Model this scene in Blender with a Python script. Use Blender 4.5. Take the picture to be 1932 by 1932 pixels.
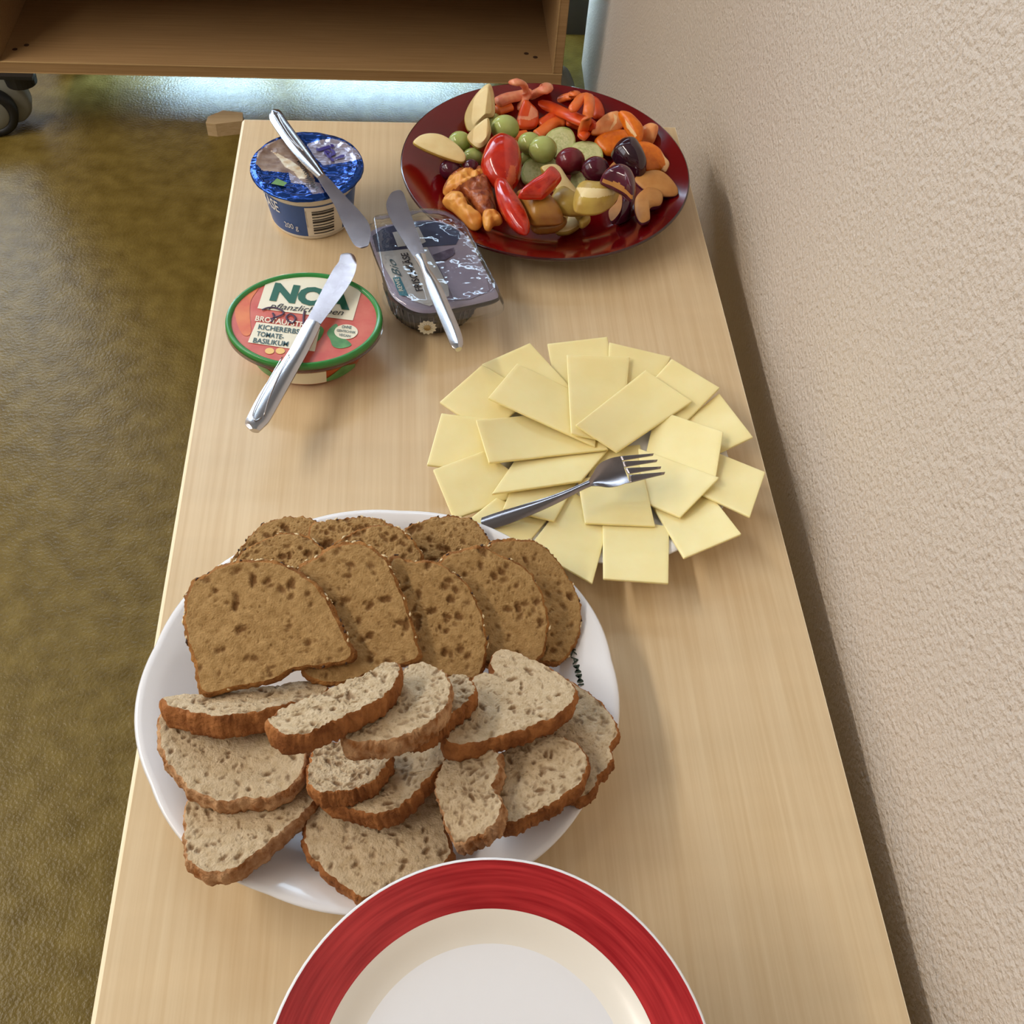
import bpy, bmesh, math, random
import numpy as np
from mathutils import Vector, Matrix

random.seed(7)
RNG = np.random.default_rng(11)
sc = bpy.context.scene
COL = sc.collection
for o in list(bpy.data.objects):
    bpy.data.objects.remove(o)

# ------------------------------------------------------------------ camera
F, CX = 1900.0, 966.0                       # focal length and centre for a 1932 px frame
D1 = np.array([-0.05906289, -0.8088551, 0.58503419])    # away from the viewer (world Y) in camera axes
D2 = np.array([0.99653205, -0.01336388, 0.0821296])     # world X
UP = np.array([0.05861261, -0.58785614, -0.80683934])   # world Z
CAMZ = 1.12
cam = bpy.data.cameras.new('camera')
cam.sensor_width = 36.0
cam.lens = F / 1932.0 * 36.0
cam.clip_start = 0.01
camo = bpy.data.objects.new('camera', cam)
COL.objects.link(camo)
R = np.array([D2, D1, UP])
mx = Matrix(((R[0, 0], -R[0, 1], -R[0, 2], 0.0), (R[1, 0], -R[1, 1], -R[1, 2], 0.0),
             (R[2, 0], -R[2, 1], -R[2, 2], CAMZ), (0, 0, 0, 1)))
camo.matrix_world = mx
sc.camera = camo

# ------------------------------------------------------------------ light
sc.view_settings.view_transform = 'Standard'
sc.view_settings.look = 'None'
sc.view_settings.exposure = 0.08
sc.view_settings.gamma = 1.0
sc.view_settings.use_curve_mapping = False
w = bpy.data.worlds.new('world')
sc.world = w
w.use_nodes = True
w.node_tree.nodes['Background'].inputs[0].default_value = (0.80, 0.88, 1.0, 1)
w.node_tree.nodes['Background'].inputs[1].default_value = 1.0


def area(name, loc, aim, sx, sy, power, col):
    l = bpy.data.lights.new(name, 'AREA')
    l.shape = 'RECTANGLE'
    l.size, l.size_y, l.energy, l.color = sx, sy, power, col
    o = bpy.data.objects.new(name, l)
    COL.objects.link(o)
    o.location = loc
    o.rotation_euler = (Vector(aim) - Vector(loc)).to_track_quat('-Z', 'Y').to_euler()
    return o


# daylight through the side window and the glass door behind the cabinet; two long ceiling lamps
area('window_light', (-2.72, 0.36, 1.75), (0.2, 0.36, 1.15), 0.95, 1.45, 9, (1.0, 0.97, 0.92))
area('window_light', (-2.72, 1.44, 1.75), (0.2, 1.44, 1.15), 0.95, 1.45, 9, (1.0, 0.97, 0.92))
area('door_light', (-0.98, 2.17, 1.40), (-0.98, 0.0, 1.40), 0.66, 1.90, 34, (0.66, 0.84, 1.0))
area('door_light', (-0.15, 2.17, 0.99), (-0.15, 0.0, 0.99), 0.74, 0.44, 11, (0.62, 0.82, 1.0))
area('door_light', (-0.21, 2.17, 2.21), (-0.21, 0.0, 2.21), 0.88, 0.32, 11, (0.66, 0.84, 1.0))
area('lamp_light', (-2.1, -0.45, 2.655), (-2.1, -0.45, 0), 0.20, 1.30, 33, (1.0, 0.91, 0.80))
area('lamp_light', (-2.1, 0.95, 2.655), (-2.1, 0.95, 0), 0.20, 1.30, 33, (1.0, 0.91, 0.80))
# extra daylight added low behind the glass door to boost the floor glow
area('floor_glow_light', (-0.455, 2.17, 0.46), (-0.455, 0.0, 0.46), 0.25, 0.50, 44, (0.50, 0.78, 1.0))
area('floor_glow_light', (-0.115, 2.17, 0.46), (-0.115, 0.0, 0.46), 0.35, 0.50, 60, (0.50, 0.78, 1.0))
area('floor_glow_light', (0.15, 2.17, 0.40), (0.15, 0.0, 0.40), 0.16, 0.40, 9, (0.50, 0.78, 1.0))

TZ = 0.55                                    # table top height


# ------------------------------------------------------------------ helpers
def ray(px, py):
    d = np.stack([np.asarray(px, float) - CX, np.asarray(py, float) - CX, np.full(np.shape(px), F)], -1)
    return d @ R.T                            # world direction


def at(px, py, z):
    d = ray(px, py)
    t = (np.asarray(z, float) - CAMZ) / d[..., 2]
    return np.stack([d[..., 0] * t, d[..., 1] * t, np.broadcast_to(z, t.shape)], -1)


def on_plane(px, py, o, n):
    d = ray(px, py)
    c = np.array([0, 0, CAMZ])
    t = ((np.asarray(o) - c) @ n) / (d @ n)
    return c + d * t[..., None]


def lin(c):
    c = np.asarray(c, float) / 255.0
    return tuple(np.where(c <= 0.04045, c / 12.92, ((c + 0.055) / 1.055) ** 2.4)) + (1.0,)


def nd(nt, typ, **kw):
    n = nt.nodes.new(typ)
    for k, v in kw.items():
        if k in n.inputs:
            n.inputs[k].default_value = v
        else:
            setattr(n, k, v)
    return n


def mat(name, col, rough=0.5, metal=0.0, col2=None, nscale=30.0, ndetail=4.0, nlo=0.35, nhi=0.65, stretch=None,
        bump=None, sss=0.0, sssr=(0.004, 0.002, 0.001), coat=0.0, spec=0.5, aniso=0.0):
    m = bpy.data.materials.new(name)
    m.use_nodes = True
    nt = m.node_tree
    b = nt.nodes['Principled BSDF']
    b.inputs['Base Color'].default_value = lin(col)
    b.inputs['Roughness'].default_value = rough
    b.inputs['Metallic'].default_value = metal
    b.inputs['Specular IOR Level'].default_value = spec
    if coat:
        b.inputs['Coat Weight'].default_value = coat
        b.inputs['Coat Roughness'].default_value = 0.05
    if sss:
        b.inputs['Subsurface Weight'].default_value = sss
        b.inputs['Subsurface Radius'].default_value = (1, 0.6, 0.35)
        b.inputs['Subsurface Scale'].default_value = sssr[0]
    tc = nd(nt, 'ShaderNodeTexCoord')
    vec = tc.outputs['Object']
    if stretch:
        mp = nd(nt, 'ShaderNodeMapping')
        mp.inputs['Scale'].default_value = stretch
        nt.links.new(vec, mp.inputs[0])
        vec = mp.outputs[0]
    if col2 is not None:
        no = nd(nt, 'ShaderNodeTexNoise', Scale=nscale, Detail=ndetail)
        nt.links.new(vec, no.inputs['Vector'])
        mr = nd(nt, 'ShaderNodeMapRange')
        mr.inputs[1].default_value, mr.inputs[2].default_value = nlo, nhi
        nt.links.new(no.outputs[0], mr.inputs[0])
        mi = nd(nt, 'ShaderNodeMix', data_type='RGBA')
        nt.links.new(mr.outputs[0], mi.inputs[0])
        mi.inputs[6].default_value, mi.inputs[7].default_value = lin(col), lin(col2)
        nt.links.new(mi.outputs[2], b.inputs['Base Color'])
        m['mix'] = mi.name
    if bump:
        nb = nd(nt, 'ShaderNodeTexNoise', Scale=bump[0], Detail=bump[3] if len(bump) > 3 else 3.0)
        nt.links.new(vec, nb.inputs['Vector'])
        bp = nd(nt, 'ShaderNodeBump', Strength=bump[1], Distance=bump[2])
        nt.links.new(nb.outputs[0], bp.inputs['Height'])
        nt.links.new(bp.outputs[0], b.inputs['Normal'])
    return m


def clear_mat(name, tint=(255, 255, 255), base=0.05, rough=0.06, bump=None, top=.85):
    m = bpy.data.materials.new(name)
    m.use_nodes = True
    nt = m.node_tree
    nt.nodes.clear()
    out = nd(nt, 'ShaderNodeOutputMaterial')
    tr = nd(nt, 'ShaderNodeBsdfTransparent')
    tr.inputs[0].default_value = lin(tint)
    gl = nd(nt, 'ShaderNodeBsdfGlossy', Roughness=rough)
    lw = nd(nt, 'ShaderNodeLayerWeight', Blend=0.25)
    mr = nd(nt, 'ShaderNodeMapRange')
    mr.inputs[3].default_value, mr.inputs[4].default_value = base, top
    nt.links.new(lw.outputs['Fresnel'], mr.inputs[0])
    mi = nd(nt, 'ShaderNodeMixShader')
    nt.links.new(mr.outputs[0], mi.inputs[0])
    nt.links.new(tr.outputs[0], mi.inputs[1])
    nt.links.new(gl.outputs[0], mi.inputs[2])
    nt.links.new(mi.outputs[0], out.inputs[0])
    if bump:
        tc = nd(nt, 'ShaderNodeTexCoord')
        nb = nd(nt, 'ShaderNodeTexNoise', Scale=bump[0], Detail=2.0)
        nt.links.new(tc.outputs['Object'], nb.inputs['Vector'])
        bp = nd(nt, 'ShaderNodeBump', Strength=bump[1], Distance=bump[2])
        nt.links.new(nb.outputs[0], bp.inputs['Height'])
        nt.links.new(bp.outputs[0], gl.inputs['Normal'])
    return m


def crisp(o, deg=40):
    o.data.set_sharp_from_angle(angle=math.radians(deg))
    return o


def tag(o, label=None, cat=None, group=None, kind=None):
    for k, v in (('label', label), ('category', cat), ('group', group), ('kind', kind)):
        if v:
            o[k] = v
    return o


def thing(name, loc, label, cat, group=None):
    o = bpy.data.objects.new(name, None)
    o.empty_display_size = 0.02
    o.location = [float(v) for v in loc]
    COL.objects.link(o)
    return tag(o, label, cat, group)


def mesh(name, V, Fc, m, parent=None, smooth=True, loc=None, up=None):
    """Vertices in world coordinates; the object's origin is its parent's (or loc)."""
    V = np.asarray(V, float)
    base = np.zeros(3)
    q = parent
    while q is not None:
        base = base + np.array(q.location)
        q = q.parent
    off = np.zeros(3) if loc is None else np.asarray(loc, float) - base
    me = bpy.data.meshes.new(name)
    me.from_pydata((V - base - off).tolist(), [], [list(map(int, f)) for f in Fc])
    if len(Fc) < 9000:
        bm = bmesh.new()
        bm.from_mesh(me)
        bmesh.ops.recalc_face_normals(bm, faces=bm.faces)
        bm.to_mesh(me)
        bm.free()
    if smooth:
        me.polygons.foreach_set('use_smooth', [True] * len(me.polygons))
    me.materials.append(m)
    me.update()
    o = bpy.data.objects.new(name, me)
    COL.objects.link(o)
    if parent is not None:
        o.parent = parent
    o.location = off
    return o


def compact(V, Fc):
    used = sorted({i for f in Fc for i in f})
    rm = {a: b for b, a in enumerate(used)}
    return V[used], [[rm[i] for i in f] for f in Fc]


def box(x0, x1, y0, y1, z0, z1, bev=0.0):
    bm = bmesh.new()
    bmesh.ops.create_cube(bm, size=1)
    for v in bm.verts:
        v.co = (x0 + (v.co.x + .5) * (x1 - x0), y0 + (v.co.y + .5) * (y1 - y0), z0 + (v.co.z + .5) * (z1 - z0))
    if bev:
        bmesh.ops.bevel(bm, geom=list(bm.edges), offset=bev, segments=2, affect='EDGES')
    V = np.array([v.co[:] for v in bm.verts])
    bm.verts.index_update()
    Fc = [[v.index for v in f.verts] for f in bm.faces]
    bm.free()
    return V, Fc


def add(parts):
    V, Fc, n = [], [], 0
    for v, f in parts:
        V.append(np.asarray(v))
        Fc += [[i + n for i in q] for q in f]
        n += len(v)
    return np.concatenate(V), Fc


def lathe(profile, cx, cy, z0, n=96, rx=1.0, ry=1.0, mod=None):
    """profile: list of (r, z) from the centre outwards and back; closed at r=0 ends"""
    th = np.linspace(0, 2 * math.pi, n, endpoint=False)
    V, Fc, rows = [], [], []
    for r, z in profile:
        if r < 1e-9:
            rows.append([len(V)])
            V.append((cx, cy, z0 + z))
        else:
            k = mod(th) if mod is not None else np.ones(n)
            k = 1 + (k - 1) * min(1.0, r)
            rows.append(list(range(len(V), len(V) + n)))
            V += [(cx + r * rx * kk * math.cos(t), cy + r * ry * kk * math.sin(t), z0 + z) for t, kk in zip(th, k)]
    for a, b in zip(rows[:-1], rows[1:]):
        for i in range(n):
            j = (i + 1) % n
            if len(a) == 1:
                Fc.append([a[0], b[i], b[j]])
            elif len(b) == 1:
                Fc.append([a[i], b[0], a[j]])
            else:
                Fc.append([a[i], b[i], b[j], a[j]])
    return np.array(V), Fc


def tube(P, rad, n=10, flat=1.0, up=(0, 0, 1)):
    P = np.asarray(P, float)
    rad = np.broadcast_to(np.asarray(rad, float), (len(P),))
    T = np.gradient(P, axis=0)
    T /= np.linalg.norm(T, axis=1)[:, None] + 1e-12
    V, Fc = [], []
    for i in range(len(P)):
        s = np.cross(T[i], up)
        s /= np.linalg.norm(s) + 1e-12
        u = np.cross(s, T[i])
        for k in range(n):
            a = 2 * math.pi * k / n
            V.append(P[i] + rad[i] * (math.cos(a) * s + flat * math.sin(a) * u))
    for i in range(len(P) - 1):
        for k in range(n):
            l = (k + 1) % n
            Fc.append([i * n + k, i * n + l, (i + 1) * n + l, (i + 1) * n + k])
    Fc.append(list(range(n))[::-1])
    Fc.append([(len(P) - 1) * n + k for k in range(n)])
    return np.array(V), Fc


def crom(P, n, closed=True):
    """Catmull-Rom through P, resampled to n points of even spacing."""
    P = np.asarray(P, float)
    m = len(P)
    out = []
    rng = range(m) if closed else range(m - 1)
    for i in rng:
        if closed:
            a, b, c, d = P[(i - 1) % m], P[i], P[(i + 1) % m], P[(i + 2) % m]
        else:
            a, b, c, d = P[max(i - 1, 0)], P[i], P[i + 1], P[min(i + 2, m - 1)]
        for t in np.linspace(0, 1, 16, endpoint=False):
            out.append(0.5 * ((2 * b) + (c - a) * t + (2 * a - 5 * b + 4 * c - d) * t * t + (3 * b - a - 3 * c + d) * t ** 3))
    if not closed:
        out.append(P[-1])
    return resample(np.array(out), n, closed)


def resample(Q, n, closed=True):
    if closed:
        Q = np.vstack([Q, Q[:1]])
    s = np.r_[0, np.cumsum(np.linalg.norm(np.diff(Q, axis=0), axis=1))]
    t = np.linspace(0, s[-1], n, endpoint=not closed)
    return np.stack([np.interp(t, s, Q[:, k]) for k in range(Q.shape[1])], -1)


def inside(x, y, poly):
    poly = np.asarray(poly, float)
    r = np.zeros(np.shape(x), bool)
    xa, ya = poly[:, 0], poly[:, 1]
    xb, yb = np.roll(xa, -1), np.roll(ya, -1)
    for i in range(len(poly)):
        c = ((ya[i] > y) != (yb[i] > y))
        if ya[i] != yb[i]:
            r ^= c & (x < (xb[i] - xa[i]) * (y - ya[i]) / (yb[i] - ya[i]) + xa[i])
    return r


def centroid(P):
    x, y = P[:, 0], P[:, 1]
    c = x * np.roll(y, -1) - np.roll(x, -1) * y
    A = c.sum() / 2
    return np.array([((x + np.roll(x, -1)) * c).sum(), ((y + np.roll(y, -1)) * c).sum()]) / (6 * A)


def project(V):
    d = (np.asarray(V) - np.array([0, 0, CAMZ])) @ R
    return np.stack([d[:, 0] / d[:, 2] * F + CX, d[:, 1] / d[:, 2] * F + CX], -1)


_lat = RNG.random((64, 64))


def vnoise(x, y):
    xi, yi = np.floor(x).astype(int), np.floor(y).astype(int)
    fx, fy = x - xi, y - yi
    fx, fy = fx * fx * (3 - 2 * fx), fy * fy * (3 - 2 * fy)
    g = lambda a, b: _lat[a % 64, b % 64]
    return ((g(xi, yi) * (1 - fx) + g(xi + 1, yi) * fx) * (1 - fy) + (g(xi, yi + 1) * (1 - fx) + g(xi + 1, yi + 1) * fx) * fy) - 0.5


class Pile:
    """Height field of what already lies on the table; new pieces settle on it."""
    def __init__(s):
        s.x0, s.y0, s.d = -0.30, -0.12, 0.0015
        s.h = np.full((440, 760), TZ)

    def ij(s, xy):
        i = np.clip(((xy[:, 0] - s.x0) / s.d).astype(int), 0, s.h.shape[0] - 1)
        j = np.clip(((xy[:, 1] - s.y0) / s.d).astype(int), 0, s.h.shape[1] - 1)
        return i, j

    def get(s, xy):
        return s.h[s.ij(xy)]

    def put(s, V, grow=1):
        t = np.full(s.h.shape, -1.0)
        i, j = s.ij(V)
        np.maximum.at(t, (i, j), V[:, 2])
        for _ in range(grow):
            p = np.pad(t, 1, constant_values=-1)
            n = np.max([p[a:a + t.shape[0], b:b + t.shape[1]] for a in range(3) for b in range(3)], axis=0)
            t = np.where(t < 0, n, t)
        s.h = np.maximum(s.h, t)

    def lathe(s, cx, cy, rx, ry, prof):
        X, Y = np.meshgrid(s.x0 + (np.arange(s.h.shape[0]) + .5) * s.d, s.y0 + (np.arange(s.h.shape[1]) + .5) * s.d, indexing='ij')
        q = np.hypot((X - cx) / rx, (Y - cy) / ry)
        z = np.interp(q, [p[0] for p in prof], [p[1] for p in prof])
        s.h = np.maximum(s.h, np.where(q <= prof[-1][0], TZ + z, TZ))


pile = Pile()


def settle(gen, z, pct=95, it=4):
    for _ in range(it):
        V, bot = gen(z)
        z += float(np.percentile(pile.get(V[bot]) - V[bot, 2], pct))
    return z


def frame(gx, gy):
    n = np.array([-gx, -gy, 1.0])
    n /= np.linalg.norm(n)
    e1 = np.array([1, 0, gx])
    e1 /= np.linalg.norm(e1)
    return e1, np.cross(n, e1), n


def ring_geo(px, gx, gy, N, RG, thick, topf, botf, z, smooth=True, side=1, jit=None, bend=None):
    """Body from an outline: world position of its face outline on a plane at height z, rings inwards, thickness below.
    topf(rho, uv) / botf(rho, uv): offsets along the normal. Returns V, index maps."""
    px = np.asarray(px, float)
    e1, e2, n = frame(gx, gy)
    c0 = at(px[:, 0].mean(), px[:, 1].mean(), z)
    P = on_plane(px[:, 0], px[:, 1], c0, n)
    uv = np.stack([(P - c0) @ e1, (P - c0) @ e2], -1)
    B = crom(uv, N) if smooth else resample(uv, N)
    area2 = (B[:, 0] * np.roll(B[:, 1], -1) - np.roll(B[:, 0], -1) * B[:, 1]).sum()
    if area2 < 0:
        B = B[::-1]
    if jit is not None:
        t = np.roll(B, -1, 0) - np.roll(B, 1, 0)
        t /= np.linalg.norm(t, axis=1)[:, None] + 1e-12
        B = B + np.stack([t[:, 1], -t[:, 0]], -1) * jit(N)[:, None]
    c = centroid(B)
    rho = np.linspace(0, 1, RG + 1)[1:] ** 0.85
    top = (c + rho[:, None, None] * (B - c)).reshape(-1, 2)
    top = np.vstack([c[None], top])
    rt = np.r_[0, np.repeat(rho, N)]
    ht = topf(rt, top)
    V = [c0 + top[:, :1] * e1 + top[:, 1:] * e2 + ht[:, None] * n]
    # side rows then bottom rings
    rows = []
    for k in range(1, side + 1):
        f = k / (side + 1)
        bulge = 1 + 0.03 * math.sin(math.pi * f)
        q = c + bulge * (B - c)
        h = -thick * f
        V.append(c0 + q[:, :1] * e1 + q[:, 1:] * e2 + h * n)
        rows.append(h)
    rb = np.array([1.0, 0.85, 0.6, 0.3])
    qb = (c + rb[:, None, None] * (B - c)).reshape(-1, 2)
    qb = np.vstack([qb, c[None]])
    hb = -thick - botf(np.r_[np.repeat(rb, N), 0], qb)
    V.append(c0 + qb[:, :1] * e1 + qb[:, 1:] * e2 + hb[:, None] * n)
    if bend is not None:
        UVs = np.vstack([top] + [c + (B - c)] * side + [qb])
        V = [np.concatenate(V) + bend(UVs - c)[:, None] * n]
    V = np.concatenate(V)
    nt = 1 + RG * N
    Ft = [[0, 1 + i, 1 + (i + 1) % N] for i in range(N)]
    for r in range(RG - 1):
        a, b = 1 + r * N, 1 + (r + 1) * N
        Ft += [[a + i, b + i, b + (i + 1) % N, a + (i + 1) % N] for i in range(N)]
    Fs = []
    a = 1 + (RG - 1) * N
    for k in range(side + 4):
        b = nt + k * N
        Fs += [[a + i, b + i, b + (i + 1) % N, a + (i + 1) % N] for i in range(N)]
        a = b
    Fs += [[a + i, len(V) - 1, a + (i + 1) % N] for i in range(N)]
    return V, Ft, Fs, nt, top, c0, n


# ------------------------------------------------------------------ materials
def wood_mat(name, c1, c2, rough=0.4, fig=True, yax=True):
    m = mat(name, c1, rough, col2=c2, nscale=6.0, ndetail=8.0, nlo=0.3, nhi=0.7, stretch=(52, 1.1, 52) if yax else (1.1, 52, 52))
    nt = m.node_tree
    b = nt.nodes['Principled BSDF']
    if fig:
        tc = nd(nt, 'ShaderNodeTexCoord')
        mp = nd(nt, 'ShaderNodeMapping')
        mp.inputs['Scale'].default_value = (5, 38, 1) if yax else (38, 5, 1)
        nt.links.new(tc.outputs['Object'], mp.inputs[0])
        no = nd(nt, 'ShaderNodeTexNoise', Scale=1.0, Detail=2.0)
        nt.links.new(mp.outputs[0], no.inputs['Vector'])
        mr = nd(nt, 'ShaderNodeMapRange')
        mr.inputs[1].default_value, mr.inputs[2].default_value = 0.3, 0.7
        mr.inputs[3].default_value, mr.inputs[4].default_value = 0.965, 1.03
        nt.links.new(no.outputs[0], mr.inputs[0])
        mu = nd(nt, 'ShaderNodeMix', data_type='RGBA', blend_type='MULTIPLY')
        mu.inputs[0].default_value = 1.0
        nt.links.new(nt.nodes[m['mix']].outputs[2], mu.inputs[6])
        nt.links.new(mr.outputs[0], mu.inputs[7])
        nt.links.new(mu.outputs[2], b.inputs['Base Color'])
    return m


M = {}
M['table'] = wood_mat('maple_laminate', (224, 200, 161), (213, 185, 143), 0.38)
M['table_edge'] = wood_mat('maple_edge', (250, 236, 204), (240, 220, 182), 0.45, fig=False)  # colour lightened to carry the side light on the table's chamfer
M['cab'] = wood_mat('beech_board', (168, 134, 92), (150, 116, 76), 0.45, fig=False, yax=False)
M['cab_edge'] = wood_mat('beech_edge', (188, 156, 110), (172, 140, 96), 0.4, fig=False, yax=False)
M['hole'] = mat('dark_hole_disc', (60, 35, 15), 0.8)  # dark colour stands for the shade inside a drilled hole
M['floor'] = mat('olive_linoleum', (124, 105, 52), 0.30, col2=(98, 80, 32), nscale=34.0, ndetail=9.0, nlo=0.3, nhi=0.7, bump=(230.0, 0.30, 0.003, 2.0), spec=0.22)
M['wall'] = mat('textured_plaster', (210, 195, 179), 0.55, bump=(260.0, 0.85, 0.0035, 4.0), spec=0.4)
M['plain_wall'] = mat('plain_wall', (172, 162, 148), 0.7, bump=(60.0, 0.2, 0.002))
M['shade_wall'] = mat('painted_shade_wall', (70, 66, 62), 0.6, bump=(60.0, 0.2, 0.002))  # backlit wall beside the door, its shade put into the colour
M['ceiling'] = mat('white_ceiling', (160, 154, 146), 0.8, bump=(60.0, 0.2, 0.002))
M['frame'] = mat('window_frame', (200, 200, 200), 0.4, bump=(60.0, 0.05, 0.001))
M['blind'] = mat('grey_blind', (104, 88, 78), 0.8, bump=(60.0, 0.2, 0.002))
M['glass'] = clear_mat('window_glass', (250, 252, 255), 0.02, 0.0)
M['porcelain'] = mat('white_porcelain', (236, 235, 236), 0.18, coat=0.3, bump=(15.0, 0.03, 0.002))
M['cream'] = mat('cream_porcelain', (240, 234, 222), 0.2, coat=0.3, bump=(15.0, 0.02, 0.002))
M['red_dish'] = mat('red_glaze', (118, 5, 8), 0.12, col2=(98, 4, 8), nscale=9.0, coat=0.1, bump=(12.0, 0.03, 0.002))
M['dish_under'] = mat('dark_red_glaze', (62, 6, 10), 0.10, col2=(44, 6, 10), nscale=14.0, coat=0.6)
M['steel'] = mat('stainless_steel', (196, 192, 192), 0.16, metal=1.0, bump=(900.0, 0.03, 0.0005))
M['blade'] = mat('brushed_blade', (190, 176, 172), 0.22, metal=1.0, col2=(172, 158, 156), nscale=60.0, bump=(500.0, 0.05, 0.0005))
M['dark_print'] = mat('dark_print', (40, 38, 40), 0.5)
M['green_ink'] = mat('green_ink', (28, 46, 26), 0.4)


def red_rim_mat():
    m = mat('red_brush_glaze', (184, 22, 34), 0.22, coat=0.3)
    nt = m.node_tree
    b = nt.nodes['Principled BSDF']
    tc = nd(nt, 'ShaderNodeTexCoord')
    sp = nd(nt, 'ShaderNodeSeparateXYZ')
    nt.links.new(tc.outputs['Object'], sp.inputs[0])
    ln = nd(nt, 'ShaderNodeVectorMath', operation='LENGTH')
    nt.links.new(tc.outputs['Object'], ln.inputs[0])
    an = nd(nt, 'ShaderNodeMath', operation='ARCTAN2')
    nt.links.new(sp.outputs[1], an.inputs[0])
    nt.links.new(sp.outputs[0], an.inputs[1])
    cb = nd(nt, 'ShaderNodeCombineXYZ')
    sc1 = nd(nt, 'ShaderNodeMath', operation='MULTIPLY')
    sc1.inputs[1].default_value = 420.0
    nt.links.new(ln.outputs['Value'], sc1.inputs[0])
    sc2 = nd(nt, 'ShaderNodeMath', operation='MULTIPLY')
    sc2.inputs[1].default_value = 1.6
    nt.links.new(an.outputs[0], sc2.inputs[0])
    nt.links.new(sc1.outputs[0], cb.inputs[0])
    nt.links.new(sc2.outputs[0], cb.inputs[1])
    no = nd(nt, 'ShaderNodeTexNoise', Scale=1.0, Detail=3.0)
    nt.links.new(cb.outputs[0], no.inputs['Vector'])
    rp = nd(nt, 'ShaderNodeValToRGB')
    rp.color_ramp.elements[0].position, rp.color_ramp.elements[0].color = 0.36, lin((146, 16, 24))
    rp.color_ramp.elements[1].position, rp.color_ramp.elements[1].color = 0.66, lin((188, 46, 48))
    nt.links.new(no.outputs[0], rp.inputs[0])
    nt.links.new(rp.outputs[0], b.inputs['Base Color'])
    return m


M['red_rim'] = red_rim_mat()


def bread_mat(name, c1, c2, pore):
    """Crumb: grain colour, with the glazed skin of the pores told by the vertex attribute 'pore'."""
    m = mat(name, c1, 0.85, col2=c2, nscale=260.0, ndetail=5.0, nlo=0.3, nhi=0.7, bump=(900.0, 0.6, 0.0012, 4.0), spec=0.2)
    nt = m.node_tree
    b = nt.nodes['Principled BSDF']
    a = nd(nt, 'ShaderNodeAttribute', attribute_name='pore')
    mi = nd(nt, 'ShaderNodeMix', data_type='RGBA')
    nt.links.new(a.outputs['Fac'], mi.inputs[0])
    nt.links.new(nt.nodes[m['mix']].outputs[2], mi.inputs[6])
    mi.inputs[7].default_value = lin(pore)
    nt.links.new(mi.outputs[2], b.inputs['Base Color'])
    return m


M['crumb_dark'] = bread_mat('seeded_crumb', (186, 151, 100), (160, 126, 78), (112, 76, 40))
M['crust_dark'] = mat('seeded_crust', (176, 124, 68), 0.8, col2=(132, 84, 42), nscale=90.0, bump=(260.0, 0.9, 0.003, 5.0), spec=0.2)
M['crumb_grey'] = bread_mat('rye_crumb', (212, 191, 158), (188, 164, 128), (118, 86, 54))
M['crust_grey'] = mat('rye_crust', (176, 116, 66), 0.8, col2=(130, 78, 40), nscale=70.0, bump=(220.0, 0.9, 0.003, 5.0), spec=0.2)
M['flour'] = mat('floury_crust', (204, 162, 120), 0.9, col2=(150, 96, 52), nscale=120.0, bump=(260.0, 0.9, 0.003, 5.0), spec=0.2)
M['seed'] = mat('oat_flake', (232, 208, 162), 0.7)
M['seed_dark'] = mat('linseed', (66, 40, 22), 0.6)
M['cheese'] = mat('butter_cheese', (252, 236, 178), 0.42, col2=(248, 230, 166), nscale=40.0, sss=0.25, bump=(300.0, 0.05, 0.0006))

# fruit
M['apple'] = mat('apple_flesh', (240, 220, 166), 0.55, col2=(230, 204, 144), nscale=60.0, sss=0.2, bump=(400.0, 0.1, 0.0006))
M['apple_skin'] = mat('yellow_apple_skin', (200, 172, 84), 0.35, col2=(174, 138, 62), nscale=50.0)
M['grape'] = mat('green_grape', (180, 192, 118), 0.12, col2=(160, 174, 96), nscale=60.0, sss=0.5, sssr=(0.006,))
M['red_grape'] = mat('red_grape', (116, 32, 42), 0.2, col2=(92, 22, 36), nscale=60.0, sss=0.3, sssr=(0.004,))
M['dark_grape'] = mat('dark_grape', (80, 24, 40), 0.16, col2=(60, 18, 34), nscale=60.0)
M['tomato'] = mat('tomato_skin', (206, 50, 24), 0.16, col2=(176, 32, 14), nscale=90.0, sss=0.05, coat=0.4, bump=(90.0, .08, .002))
M['tomato_in'] = mat('tomato_flesh', (206, 60, 32), 0.25, col2=(170, 30, 18), nscale=140.0, sss=0.2, bump=(300.0, 0.3, 0.001))
M['tomato_core'] = mat('tomato_core', (232, 118, 70), 0.3, col2=(210, 80, 44), nscale=90.0)
M['pepper'] = mat('red_pepper', (224, 92, 34), 0.32, col2=(208, 62, 22), nscale=60.0, sss=0.05)
M['pepper_or'] = mat('orange_pepper', (238, 128, 58), 0.35, col2=(228, 104, 42), nscale=60.0, sss=0.05)
M['pepper_in'] = mat('pepper_inner_flesh', (240, 164, 124), 0.35, col2=(228, 130, 98), nscale=120.0, sss=0.2, bump=(200.0, 0.3, 0.001))
M['cuke'] = mat('cucumber_flesh', (222, 226, 172), 0.35, col2=(206, 214, 148), nscale=220.0, sss=0.1, bump=(300.0, 0.2, 0.0008))
M['cuke_core'] = mat('cucumber_core', (226, 228, 178), 0.3, col2=(190, 200, 132), nscale=420.0, sss=0.1, bump=(300.0, 0.3, 0.001))
M['cuke_skin'] = mat('cucumber_rim', (196, 208, 138), 0.35, col2=(164, 184, 100), nscale=90.0)
M['mandarin'] = mat('mandarin_segment', (240, 132, 26), 0.35, col2=(226, 112, 18), nscale=260.0, sss=0.3, bump=(420.0, 0.25, 0.0008))
M['membrane'] = mat('mandarin_membrane', (250, 178, 116), 0.4, col2=(240, 140, 74), nscale=80.0, sss=0.3, bump=(140.0, 0.5, 0.001))
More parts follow.
